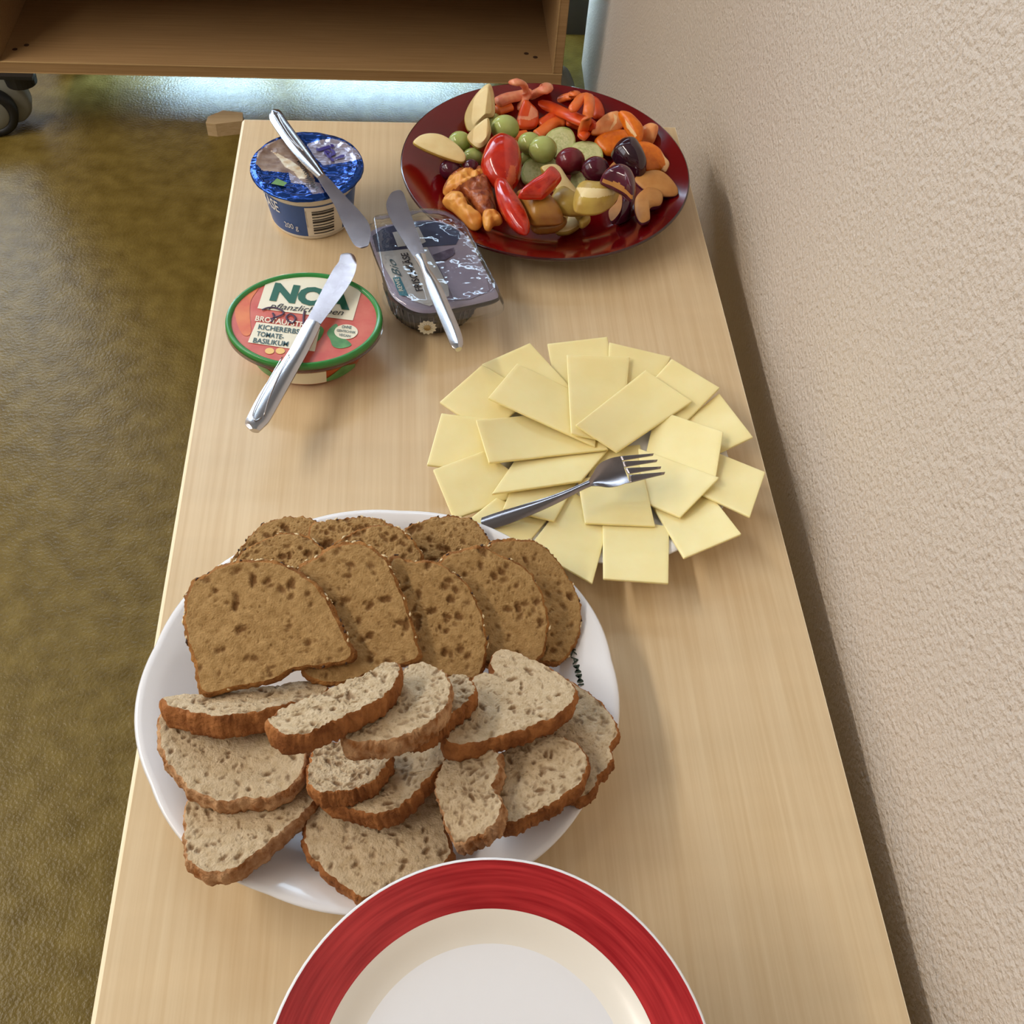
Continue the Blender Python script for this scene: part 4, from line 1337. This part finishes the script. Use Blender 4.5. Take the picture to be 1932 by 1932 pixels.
# ------------------------------------------------------------------ cutlery
def strip(pairs, z, gx, gy, thick, dome, n=9, sub=5):
    """A flat bar between paired edge points on a plane; domed across."""
    A = np.array([p[0] for p in pairs], float)
    B = np.array([p[1] for p in pairs], float)
    m = (len(pairs) - 1) * sub + 1
    C = crom(np.c_[A, B], m, closed=False)
    A, B = C[:, :2], C[:, 2:]
    e1, e2, nrm = frame(gx, gy)
    allp = np.vstack([A, B])
    c0 = at(allp[:, 0].mean(), allp[:, 1].mean(), z)
    a3, b3 = on_plane(A[:, 0], A[:, 1], c0, nrm), on_plane(B[:, 0], B[:, 1], c0, nrm)
    s = np.linspace(-1, 1, n)
    top = a3[:, None] * (1 - s[None, :, None]) / 2 + b3[:, None] * (1 + s[None, :, None]) / 2
    wd = np.linalg.norm(a3 - b3, axis=1)
    dm = dome * np.minimum(1, wd / .008)
    top = top + (dm[:, None] * (1 - s[None] ** 2))[..., None] * nrm
    bt = a3[:, None] * (1 - s[None, :, None]) / 2 + b3[:, None] * (1 + s[None, :, None]) / 2 - (thick * (0.35 + .65 * np.sqrt(np.maximum(0, 1 - s[None] ** 2))))[..., None] * nrm
    V = np.vstack([top.reshape(-1, 3), bt.reshape(-1, 3)])
    k = m * n
    Fc = []
    for i in range(m - 1):
        for j in range(n - 1):
            q = [i * n + j, i * n + j + 1, (i + 1) * n + j + 1, (i + 1) * n + j]
            Fc += [q, [x + k for x in q[::-1]]]
        for j in (0, n - 1):
            q = [i * n + j, (i + 1) * n + j, (i + 1) * n + j + k, i * n + j + k]
            Fc.append(q if j == 0 else q[::-1])
    for i in (0, m - 1):
        q = [i * n + j for j in range(n)] + [i * n + j + k for j in range(n - 1, -1, -1)]
        Fc.append(q if i == 0 else q[::-1])
    nn = np.cross(V[Fc[0][1]] - V[Fc[0][0]], V[Fc[0][2]] - V[Fc[0][0]])
    if nn @ nrm < 0:
        Fc = [f[::-1] for f in Fc]
    return V, Fc, nrm


def knife(label, blade, handle, T, z, gx, gy, lines=()):
    bl = [(T(*a), T(*b)) for a, b in blade]
    hd = [(T(*a), T(*b)) for a, b in handle]
    allp = np.array(bl + hd).reshape(-1, 2)
    cz = allp.mean(0)
    e1, e2, nrm = frame(gx, gy)
    c0 = at(*cz, z)

    def zc(pairs):
        p = np.array(pairs).reshape(-1, 2).mean(0)
        return float(on_plane(p[:1], p[1:], c0, nrm)[0][2])
    Vb, Fb, _ = strip(bl, zc(bl), gx, gy, .0012, .0001)
    Vh, Fh, _ = strip(hd, zc(hd), gx, gy, .0034, .0014)
    root = thing('butter_knife', (c0[0], c0[1], float(min(Vb[:, 2].min(), Vh[:, 2].min()))), label, 'knife', 'butter knives on the tubs')
    crisp(mesh('blade', Vb, Fb, M['blade'], root))
    h = crisp(mesh('handle', Vh, Fh, M['steel'], root))
    for L in lines:
        P = crom([T(*p) for p in L], 24, closed=False)
        W = on_plane(P[:, 0], P[:, 1], c0 + nrm * .0017, nrm)
        mesh('raised_line', *tube(W, .00045, 8, .6), M['steel'], h)
    return root


T2f = T2
knife('butter knife lying across the foil lid of the blue tub',
      [((600, 440), (643, 418)), ((650, 520), (720, 500)), ((700, 600), (780, 565)), ((740, 690), (850, 640)), ((790, 790), (893, 700)), ((815, 825), (905, 760)), ((845, 837), (890, 824))],
      [((332, 66), (358, 48)), ((326, 88), (388, 54)), ((342, 130), (418, 100)), ((440, 270), (520, 240)), ((540, 380), (600, 350)), ((600, 440), (643, 418))],
      T2f, JZ + .0042, 0.0, 0.0, lines=([(352, 75), (372, 110), (430, 200), (500, 270)], [(372, 66), (400, 130), (460, 220), (520, 285)]))
knife('butter knife lying on the clear lid of the black tray, blade toward the red dish',
      [((1052, 510), (1072, 508)), ((1020, 525), (1090, 525)), ((993, 580), (1108, 575)), ((998, 630), (1125, 625)), ((1030, 700), (1152, 700)), ((1090, 800), (1185, 790)), ((1145, 885), (1215, 870))],
      [((1145, 885), (1215, 870)), ((1172, 925), (1224, 915)), ((1195, 975), (1245, 965)), ((1225, 1060), (1300, 1045)), ((1275, 1190), (1365, 1190)), ((1330, 1320), (1415, 1310)), ((1362, 1395), (1430, 1375)), ((1385, 1413), (1422, 1405))],
      T2f, ltop + .0040, 0.0, 0.0)
knife('butter knife with lined handle lying across the green rimmed tub',
      [((745, 870), (772, 866)), ((730, 880), (805, 875)), ((722, 915), (823, 920)), ((690, 960), (812, 985)), ((640, 1050), (770, 1065)), ((590, 1150), (695, 1170)), ((540, 1245), (620, 1270))],
      [((540, 1245), (620, 1270)), ((505, 1300), (592, 1335)), ((440, 1420), (540, 1440)), ((350, 1550), (470, 1565)), ((270, 1670), (400, 1690)), ((200, 1800), (330, 1815)), ((187, 1840), (300, 1850)), ((215, 1870), (270, 1878))],
      T2f, NZ + .0050, 0.0, 0.05, lines=([(400, 1460), (330, 1580), (262, 1710), (232, 1790), (250, 1822), (280, 1800)], [(440, 1445), (375, 1570), (325, 1690), (296, 1790)]))

# fork on the cheese
TF = lambda zx, zy: (860 + zx * .22774, 820 + zy * .22774)
fh = [((140, 715), (235, 800)), ((330, 648), (420, 745)), ((520, 590), (620, 665)), ((700, 535), (800, 585)), ((900, 465), (950, 510)), ((1020, 415), (1050, 455)), ((1100, 378), (1120, 425))]
fp = [((1100, 378), (1120, 425)), ((1140, 315), (1180, 425)), ((1170, 262), (1265, 435)), ((1215, 225), (1340, 425)), ((1290, 193), (1400, 405)), ((1365, 178), (1440, 398))]
tn = [((1362, 178), (1378, 214), (1640, 155), (1632, 170)), ((1380, 222), (1397, 268), (1672, 207), (1660, 222)), ((1402, 276), (1430, 325), (1702, 264), (1694, 279)), ((1432, 334), (1441, 398), (1734, 309), (1725, 326))]
fgx, fgy = 0.10, 0.06
fall = np.array([TF(*p) for q in fh + fp for p in q])


def fgen(z):
    V, Fc, nrm = strip([(TF(*a), TF(*b)) for a, b in fh + fp[1:]], z, fgx, fgy, .0022, .0008)
    return V, np.arange(len(V) // 2, len(V))


fz = settle(fgen, TZ + .035, 92)
e1, e2, fn = frame(fgx, fgy)
fc0 = at(np.array([TF(*p) for q in fh + fp[1:] for p in q])[:, 0].mean(), np.array([TF(*p) for q in fh + fp[1:] for p in q])[:, 1].mean(), fz)


def fzc(pairs):
    p = np.array(pairs).reshape(-1, 2).mean(0)
    return float(on_plane(p[:1], p[1:], fc0, fn)[0][2])


fk = thing('fork', (fc0[0], fc0[1], fz - .002), 'steel fork lying tines up on the fanned cheese slices', 'fork')
M['fork_steel'] = mat('dark_reflecting_steel', (150, 140, 138), 0.18, metal=1.0, bump=(600.0, 0.03, 0.0005))
ph = [(TF(*a), TF(*b)) for a, b in fh]
V, Fc, _ = strip(ph, fzc(ph), fgx, fgy, .0022, .0009)
crisp(mesh('handle', V, Fc, M['fork_steel'], fk))
ph = [(TF(*a), TF(*b)) for a, b in fp]
V, Fc, _ = strip(ph, fzc(ph), fgx, fgy, .0016, -.0012)
crisp(mesh('head', V, Fc, M['fork_steel'], fk))
for a, b, c, d in tn:
    ph = [(TF(*a), TF(*b)), (tuple((np.array(TF(*a)) + TF(*c)) / 2), tuple((np.array(TF(*b)) + TF(*d)) / 2)), (TF(*c), TF(*d))]
    V, Fc, _ = strip(ph, fzc(ph), fgx, fgy, .0016, .0)
    mesh('tine', V, Fc, M['fork_steel'], fk)

# ------------------------------------------------------------------ fruit
T1 = lambda zx, zy: (750 + zx * .28986, 140 + zy * .28986)


def piece(name, out, label, cat, mats, gx=0.0, gy=0.0, thick=.003, td=.0, bd=.006, group=None, regions=(), ridge=None, N=96, RG=28,
          pct=92, skin='skin', body='flesh', smooth=True, rough=0.0, dimple=0.0):
    """A cut piece: its upper face follows the outline; td domes the face up, bd domes the underside down.
    mats = (face material, underside material). regions: (part name, outline, material) cut out of the face."""
    px = [T1(*p) for p in out]
    rp = None if ridge is None else np.array([T1(*p) for p in ridge[:2]])

    def topf_for(z):
        def topf(rho, uv):
            h = td * np.sqrt(np.maximum(0, 1 - rho ** 2.2)) + rough * vnoise(uv[:, 0] * 220 + uv[0, 0] * 900, uv[:, 1] * 220) * np.clip((1 - rho) * 6, 0, 1)
            h -= dimple * np.exp(-(rho / .35) ** 2)
            if rp is not None:
                e1, e2, n = frame(gx, gy)
                q = np.array(px)
                c0 = at(q[:, 0].mean(), q[:, 1].mean(), z)
                W = on_plane(rp[:, 0], rp[:, 1], c0, n)
                r2_ = np.stack([(W - c0) @ e1, (W - c0) @ e2], -1)
                d = r2_[1] - r2_[0]
                L = np.linalg.norm(d)
                t = np.clip(((uv - r2_[0]) @ d) / L ** 2, 0, 1)
                dist = np.linalg.norm(uv - r2_[0] - t[:, None] * d, axis=1)
                h = h + ridge[2] * np.clip(1 - dist / .012, 0, 1) * np.clip((1 - rho) * 4, 0, 1)
            return h
        return topf
    botf = lambda rho, uv: bd * np.sqrt(np.maximum(0, 1 - rho ** 2))

    def gen(z):
        V, Ft, Fs, nt, top, c0, n = ring_geo(px, gx, gy, N, 6, thick, topf_for(z), botf, z, smooth=smooth)
        return V, np.arange(nt, len(V))
    z = settle(gen, TZ + .02, pct)
    V, Ft, Fs, nt, top, c0, n = ring_geo(px, gx, gy, N, RG, thick, topf_for(z), botf, z, smooth=smooth, side=2)
    pile.put(V, 2)
    ctr = (V[0][0], V[0][1], float(V[:, 2].min()))
    if mats[1] is None and not regions:
        o = mesh(name, V, Ft + Fs, M[mats[0]], loc=ctr)
        return tag(o, label, cat, group)
    root = thing(name, ctr, label, cat, group)
    own = np.full(len(Ft), -1)
    if regions:
        cen = project(np.array([V[f].mean(0) for f in Ft]))
        for k, (nm, poly, mm) in enumerate(regions):
            q = np.array([T1(*p) for p in poly])
            own[(own < 0) & inside(cen[:, 0], cen[:, 1], q)] = k
        for k, (nm, poly, mm) in enumerate(regions):
            fs = [f for f, w_ in zip(Ft, own) if w_ == k]
            if fs:
                mesh(nm, *compact(V, fs), M[mm], root)
    rest = [f for f, w_ in zip(Ft, own) if w_ < 0]
    if mats[1] is None or mats[0] == mats[1]:
        mesh(body, *compact(V, rest + Fs), M[mats[0]], root)
    else:
        mesh(body, *compact(V, rest), M[mats[0]], root)
        mesh(skin, *compact(V, Fs), M[mats[1]], root)
    return root


def grape(c, r, mm, label, long=1.12, group='green grapes'):
    px = T1(*c)
    lat, lon = 14, 22

    def gen(z):
        ctr = at(*px, z)
        # radius in metres from the apparent size
        rr_ = r * .28986 * np.linalg.norm(ctr - [0, 0, CAMZ]) / 1995.0
        vs = [[0, 0, -1.]]
        for i in range(1, lat):
            a = -math.pi / 2 + math.pi * i / lat
            for k in range(lon):
                b = 2 * math.pi * k / lon
                vs.append([math.cos(a) * math.cos(b) * long, math.cos(a) * math.sin(b), math.sin(a)])
        vs.append([0, 0, 1.])
        vs = np.array(vs) * rr_
        return ctr + vs, np.arange(0, 1 + lon * 5)
    z = settle(gen, TZ + .02, 88, 5)
    V, _ = gen(z)
    Fc = [[0, 1 + (k + 1) % lon, 1 + k] for k in range(lon)]
    for i in range(lat - 2):
        a, b = 1 + i * lon, 1 + (i + 1) * lon
        Fc += [[a + k, a + (k + 1) % lon, b + (k + 1) % lon, b + k] for k in range(lon)]
    a = 1 + (lat - 2) * lon
    Fc += [[a + k, a + (k + 1) % lon, len(V) - 1] for k in range(lon)]
    pile.put(V, 2)
    o = mesh('grape', V, Fc, M[mm], loc=(V[:, 0].mean(), V[:, 1].mean(), float(V[:, 2].min())))
    return tag(o, label, 'grape', group)


def pstrip(name, path, r, mm, label, lifts=None, flat=.6, cat='pepper', group='pepper strips'):
    P = crom([T1(*p) for p in path], 26, closed=False)
    lf = np.zeros(26) if lifts is None else np.interp(np.linspace(0, 1, 26), np.linspace(0, 1, len(lifts)), lifts)
    z = np.full(26, TZ + .02)
    for _ in range(4):
        W = at(P[:, 0], P[:, 1], z)
        h = pile.get(W)
        rr_ = r * .28986 * 1.31 / 1995.0 * np.ones(26)
        zz = h + rr_ * flat * .8
        k = np.ones(9) / 9
        zs = np.convolve(np.pad(zz, 4, mode='edge'), k, mode='valid')
        z = np.maximum(zs, zz - .002) + lf
        z = np.convolve(np.pad(z, 2, mode='edge'), np.ones(5) / 5, mode='valid')
    W = at(P[:, 0], P[:, 1], z)
    t = np.linspace(0, 1, 26)
    prof = np.minimum(1, np.sqrt(np.minimum(t, 1 - t) / .06 + .08))
    V, Fc = tube(W, rr_ * prof, 12, flat)
    pile.put(V, 2)
    o = mesh(name, V, Fc, M[mm], loc=(W[:, 0].mean(), W[:, 1].mean(), float(V[:, 2].min())))
    return tag(o, label, cat, group)


# peppers along the back of the dish
pstrip('pepper_strip', [(640, 240), (690, 222), (740, 205)], 34, 'pepper_or', 'short yellow orange pepper strip beside the upright apple wedge')
pstrip('pepper_strip', [(640, 190), (720, 155), (800, 140), (880, 120)], 36, 'pepper_in', 'pale pepper strip lying inner side up behind the arched one')
pstrip('pepper_strip', [(800, 190), (860, 150), (920, 115), (965, 92), (975, 70)], 36, 'pepper_in', 'salmon pepper strip with a pointed end at the back rim', [0, .002, .004, .010, .016])
pstrip('pepper_strip', [(1000, 195), (1070, 160), (1130, 140), (1185, 122)], 28, 'pepper_or', 'orange pepper strip lying along the back rim', [0, 0, .003, .006])
pstrip('pepper_strip', [(1245, 150), (1290, 190), (1310, 240), (1305, 290)], 30, 'pepper', 'curved red orange pepper strip at the end of the heap toward the wall')
pstrip('pepper_strip', [(915, 330), (970, 300), (1030, 270), (1100, 300)], 30, 'pepper', 'dark red pepper strip in the shade under the long one')
pstrip('pepper_strip', [(1100, 300), (1170, 330), (1240, 330), (1270, 300)], 34, 'pepper', 'red pepper strip lying low beneath the looped one')
pstrip('pepper_strip', [(1190, 420), (1230, 380), (1290, 330)], 26, 'pepper', 'thin red pepper strip beside the mandarin')
pstrip('pepper_strip', [(850, 165), (930, 190), (1020, 225), (1110, 265), (1190, 300), (1260, 320)], 38, 'pepper', 'long red orange pepper strip running through the heap', [.004, .006, .007, .007, .006, .003])
pstrip('pepper_strip', [(740, 268), (800, 205), (836, 150), (832, 92), (800, 55), (735, 52)], 26, 'pepper_in', 'salmon pepper strip curled into an arch at the back rim', [.002, .006, .012, .018, .022, .020])
pstrip('pepper_strip', [(900, 405), (960, 365), (1030, 315), (1095, 308)], 36, 'pepper_or', 'orange pepper strip beside the seeded cucumber slice', [.002, .004, .005, .005])
pstrip('pepper_strip', [(1130, 245), (1165, 195), (1205, 150), (1245, 150), (1248, 210), (1232, 290), (1210, 360), (1195, 425)], 27, 'pepper_or', 'orange pepper strip looped upward like a hairpin', [.006, .010, .014, .015, .014, .012, .009, .005])
pstrip('pepper_strip', [(770, 430), (800, 405), (850, 395)], 34, 'pepper_or', 'bit of orange pepper between the grapes and the halved tomato')
piece('pepper_piece', [(785, 265), (805, 205), (832, 162), (870, 190), (915, 245), (908, 330), (860, 352), (795, 345), (778, 305)], 'cupped red pepper piece with a pale cut edge', 'pepper', ('pepper', 'pepper_or'),
      gy=.5, td=.004, bd=.008, regions=[('cut_edge', [(870, 200), (915, 240), (912, 275), (860, 300), (800, 290), (780, 300), (780, 270), (850, 275)], 'pepper_in')])

# low fillers first: grapes under the wedges
grape((625, 305), 48, 'grape', 'green grape half hidden behind the lit green grape')
grape((405, 440), 66, 'grape', 'green grape beneath the flat apple slice')
grape((490, 545), 62, 'grape', 'shaded green grape against the halved tomato')
grape((840, 550), 46, 'grape', 'green grape low between the tomato and the cucumber')
grape((350, 622), 70, 'dark_grape', 'dark red grape beside the open side of the dish', group='red grapes')
grape((480, 600), 46, 'dark_grape', 'dark red grape with a sharp highlight behind the peach', group='red grapes')

# mandarin
piece('mandarin_piece', [(1285, 430), (1340, 388), (1430, 365), (1530, 380), (1548, 440), (1480, 500), (1380, 522), (1320, 490)], 'orange mandarin segment lying flat before the opened ones', 'mandarin', ('mandarin', None), gy=.35, td=.006, bd=.006)
piece('mandarin_piece', [(1590, 350), (1640, 325), (1692, 342), (1690, 390), (1660, 447), (1610, 435), (1580, 390)], 'small mandarin segment standing against the dish rim', 'mandarin', ('membrane', None), gy=.5, td=.008, bd=.004)
piece('mandarin_piece', [(1440, 250), (1500, 250), (1560, 300), (1600, 360), (1585, 440), (1540, 425), (1480, 340)], 'mandarin segment with white pith in the middle of the cluster', 'mandarin', ('mandarin', None), gy=.5, td=.007, bd=.006,
      regions=[('pith_line', [(1480, 290), (1510, 330), (1560, 400), (1545, 410), (1490, 345)], 'pith')])
piece('mandarin_piece', [(1262, 382), (1290, 320), (1350, 265), (1400, 245), (1445, 250), (1470, 330), (1410, 380), (1310, 392)], 'mandarin segment with pale wrinkled membrane at the back of the cluster', 'mandarin', ('membrane', 'mandarin'), gy=.6, td=.005, bd=.006, rough=.002, skin='underside',
      regions=[('pith_line', [(1405, 255), (1430, 275), (1425, 320), (1380, 370), (1390, 340), (1412, 300)], 'pith')])
piece('mandarin_piece', [(1535, 455), (1620, 440), (1700, 480), (1740, 540), (1770, 582), (1745, 640), (1700, 622), (1620, 628), (1560, 560)], 'large mandarin segment beside the black plum', 'mandarin', ('mandarin', None), gx=-.1, gy=.45, td=.004, bd=.006,
      regions=[('pith_line', [(1715, 500), (1775, 580), (1748, 640), (1715, 625), (1745, 585), (1735, 545)], 'pith')])

# cucumber
def cuke(out, label, core, **kw):
    cx, cy = np.mean(out, axis=0)
    sh = lambda k: [(cx + (x - cx) * k, cy + (y - cy) * k) for x, y in out]
    return piece('cucumber_slice', out, label, 'cucumber', ('cuke_skin', None), thick=.004, td=.0006, bd=.0, group='cucumber slices',
                 regions=[('seed_core', sh(core), 'cuke_core'), ('flesh', sh(.93), 'cuke')], body='peel_ring', **kw)


cuke([(1130, 672), (1150, 640), (1195, 640), (1222, 680), (1220, 740), (1180, 755), (1140, 730)], 'cucumber slice mostly hidden beneath the two red grapes', .55, gy=.2)
cuke([(960, 412), (1000, 365), (1070, 342), (1130, 360), (1158, 420), (1142, 485), (1070, 532), (1000, 530), (960, 470)], 'cucumber slice with a clear seed core leaning beside the orange pepper', .6, gy=.4)
cuke([(1112, 482), (1160, 445), (1240, 435), (1310, 460), (1338, 522), (1320, 562), (1240, 575), (1160, 560), (1120, 520)], 'cucumber slice with a pale rounded edge between mandarin and red grape', .6, gy=.25)
cuke([(808, 640), (830, 572), (890, 537), (970, 533), (1045, 570), (1070, 630), (1010, 690), (920, 712), (830, 700)], 'cucumber slice in the middle of the dish beside the halved tomato', .6, gy=.3)

# plums low
piece('plum_wedge', [(1450, 760), (1520, 800), (1530, 870), (1500, 935), (1420, 960), (1440, 870)], 'dark plum wedge skin up in the shade of the purple one', 'plum', ('plum', None), td=.008, bd=.004)
piece('plum_wedge', [(1375, 890), (1425, 830), (1450, 765), (1462, 830), (1445, 900), (1392, 955)], 'thin plum wedge showing shaded flesh below the purple one', 'plum', ('plum_in', 'plum'), gx=.3, td=.0, bd=.006)
piece('plum_wedge', [(1365, 620), (1420, 568), (1480, 600), (1535, 650), (1460, 680), (1390, 680), (1340, 660)], 'plum wedge with wet amber flesh behind the purple one', 'plum', ('plum_in', 'plum'), td=.004, bd=.008, gy=.2)
piece('plum_wedge', [(1545, 690), (1600, 640), (1690, 625), (1760, 660), (1822, 740), (1815, 788), (1740, 797), (1640, 775)], 'amber plum wedge resting on the rim under the highlight', 'plum', ('plum_in', 'plum'), gy=.3, td=.003, bd=.006)
piece('plum_wedge', [(1543, 850), (1560, 790), (1630, 738), (1690, 745), (1727, 790), (1712, 850), (1650, 868), (1632, 915), (1642, 945), (1590, 967), (1555, 925)], 'kidney shaped amber plum wedge lying alone near the rim', 'plum', ('plum_in', 'plum'), td=.004, bd=.005)

# pear and apple low row
piece('apple_wedge', [(1030, 1020), (1085, 975), (1110, 930), (1080, 890), (1150, 895), (1212, 920), (1195, 970), (1110, 1020)], 'pale apple wedge lowest at the viewer side of the heap', 'apple', ('apple', 'apple_skin'), td=.002, bd=.006)
piece('apple_wedge', [(1150, 895), (1230, 910), (1256, 945), (1205, 982), (1180, 960), (1200, 930)], 'small yellow apple end behind the lowest wedge', 'apple', ('apple_skin', None), td=.004, bd=.004)
piece('pear_wedge', [(870, 965), (960, 955), (1080, 935), (1100, 960), (1050, 1002), (960, 1017), (890, 1012)], 'pear wedge lying beneath the large russet one', 'pear', ('pear', None), td=.005, bd=.004)
piece('pear_wedge', [(768, 792), (870, 788), (980, 820), (1040, 868), (1075, 930), (1060, 960), (960, 968), (870, 958), (818, 880)], 'large pear wedge with russet brown skin facing up', 'pear', ('pear', None), td=.014, bd=.006)
piece('apple_wedge', [(1000, 810), (1060, 750), (1150, 800), (1250, 840), (1265, 885), (1150, 900), (1050, 878)], 'yellow apple wedge skin up below the tall cream face', 'apple', ('apple_skin', None), td=.010, bd=.006)
piece('apple_wedge', [(1170, 745), (1290, 747), (1430, 757), (1425, 805), (1380, 855), (1300, 890), (1200, 892), (1150, 860)], 'apple wedge with a flat pale top and yellow skin toward the viewer', 'apple', ('apple_skin', None), gy=-.1, td=.013, bd=.005,
      regions=[('flesh', [(1160, 735), (1440, 750), (1400, 785), (1300, 805), (1200, 800)], 'apple')], body='skin')
piece('apple_wedge', [(940, 605), (1040, 590), (1110, 680), (1190, 780), (1234, 844), (1120, 820), (1050, 770), (1000, 680)], 'tall apple wedge with its long cream face leaning on the cucumber', 'apple', ('apple', 'apple_skin'), gx=-.35, gy=.45, td=.002, bd=.010)

# peach
piece('peach_piece', [(300, 760), (340, 668), (440, 617), (545, 620), (595, 690), (625, 800), (640, 900), (600, 960), (520, 900), (440, 800), (360, 790)], 'peach piece with a browned pit hollow, largest piece by the open side', 'peach', ('peach_pit', 'peach'), td=.010, bd=.006, rough=.005, skin='underside',
      regions=[('flesh', [(300, 770), (335, 665), (440, 610), (550, 615), (560, 640), (470, 680), (380, 740), (340, 770)], 'peach')], body='pit_hollow')
piece('peach_piece', [(295, 822), (345, 775), (420, 790), (470, 880), (548, 935), (540, 982), (490, 998), (420, 930), (350, 862)], 'peach piece with yellow lobes lowest at the open side', 'peach', ('peach', None), td=.008, bd=.005, rough=.003)
piece('peach_piece', [(560, 900), (640, 890), (682, 950), (630, 965), (600, 1002), (565, 985)], 'ragged tip of peach flesh beside the long tomato wedge', 'peach', ('peach', None), td=.005, bd=.004, rough=.003)

# tomatoes
piece('tomato_half', [(660, 395), (595, 440), (555, 530), (550, 620), (600, 705), (680, 755), (740, 750), (790, 680), (806, 560), (780, 450), (720, 405)], 'glossy halved tomato skin up in the middle of the dish', 'tomato', ('tomato', None), gy=.35, td=.014, bd=.004,
      regions=[('pale_streak', [(700, 620), (712, 700), (740, 752), (770, 690), (770, 600), (735, 590), (708, 690)], 'tomato_core')], body='skin')
piece('tomato_wedge', [(640, 690), (650, 790), (700, 900), (760, 980), (830, 1032), (862, 1000), (840, 920), (790, 830), (740, 755), (690, 685)], 'long tomato wedge with wet seed side toward the viewer', 'tomato', ('tomato', None), td=.007, bd=.008, gx=-.2,
      regions=[('seed_side', [(735, 760), (790, 830), (835, 930), (845, 985), (790, 940), (735, 850)], 'tomato_in')], body='skin')
piece('tomato_wedge', [(790, 790), (850, 720), (940, 662), (1005, 608), (1062, 660), (1050, 702), (960, 792), (900, 802)], 'tomato wedge with a pointed end over the apple', 'tomato', ('tomato', None), td=.008, bd=.005, gy=.2,
      regions=[('inner_side', [(800, 790), (860, 730), (940, 690), (1000, 650), (985, 700), (900, 760)], 'tomato_in')], body='skin')

# upper grapes and plums
grape((860, 450), 70, 'grape', 'green grape behind the one with a dark stem scar')
grape((945, 490), 84, 'grape', 'green grape with a dark stem scar, in the middle of the dish')
grape((1125, 567), 86, 'red_grape', 'lighter red grape beside the cucumber in the middle', group='red grapes')
grape((1290, 620), 82, 'dark_grape', 'dark red grape before the black plum', group='red grapes')
piece('plum_wedge', [(1395, 520), (1430, 460), (1490, 438), (1545, 455), (1600, 540), (1620, 610), (1580, 655), (1500, 625), (1440, 585)], 'blackish plum half skin up in front of the mandarin', 'plum', ('plum_black', None), gy=.2, td=.016, bd=.004)
piece('plum_wedge', [(1322, 692), (1370, 640), (1450, 633), (1520, 670), (1548, 740), (1528, 814), (1480, 775), (1400, 730)], 'purple plum wedge with a curved amber cut face', 'plum', ('plum', None), gy=.05, td=.014, bd=.004,
      regions=[('flesh', [(1310, 690), (1360, 690), (1440, 705), (1495, 755), (1530, 800), (1530, 830), (1480, 790), (1390, 740)], 'plum_in')], body='skin')

# upper apple pieces and lit grape
piece('apple_wedge', [(590, 62), (520, 120), (460, 210), (438, 290), (465, 368), (520, 335), (575, 288), (628, 268), (632, 180), (618, 95)], 'tallest apple wedge standing up at the back rim', 'apple', ('apple', 'apple_skin'), gy=.9, thick=.004, td=.0, bd=.010, ridge=((592, 70), (565, 290), .006))
grape((700, 352), 82, 'grape', 'largest brightly lit green grape behind the halved tomato')
piece('apple_wedge', [(585, 285), (520, 328), (460, 390), (462, 425), (500, 465), (540, 478), (582, 445), (608, 380), (602, 320)], 'short apple wedge between the tall wedge and the halved tomato', 'apple', ('apple', 'apple_skin'), gy=.6, thick=.004, td=.0, bd=.008, ridge=((585, 292), (575, 440), .005))
piece('apple_wedge', [(106, 437), (150, 398), (220, 384), (300, 400), (390, 460), (440, 522), (436, 562), (400, 567), (300, 537), (200, 497), (130, 462)], 'flat apple slice resting on the open side rim', 'apple', ('apple', 'apple_skin'), gx=-.1, gy=.3, thick=.003, td=.002, bd=.005)
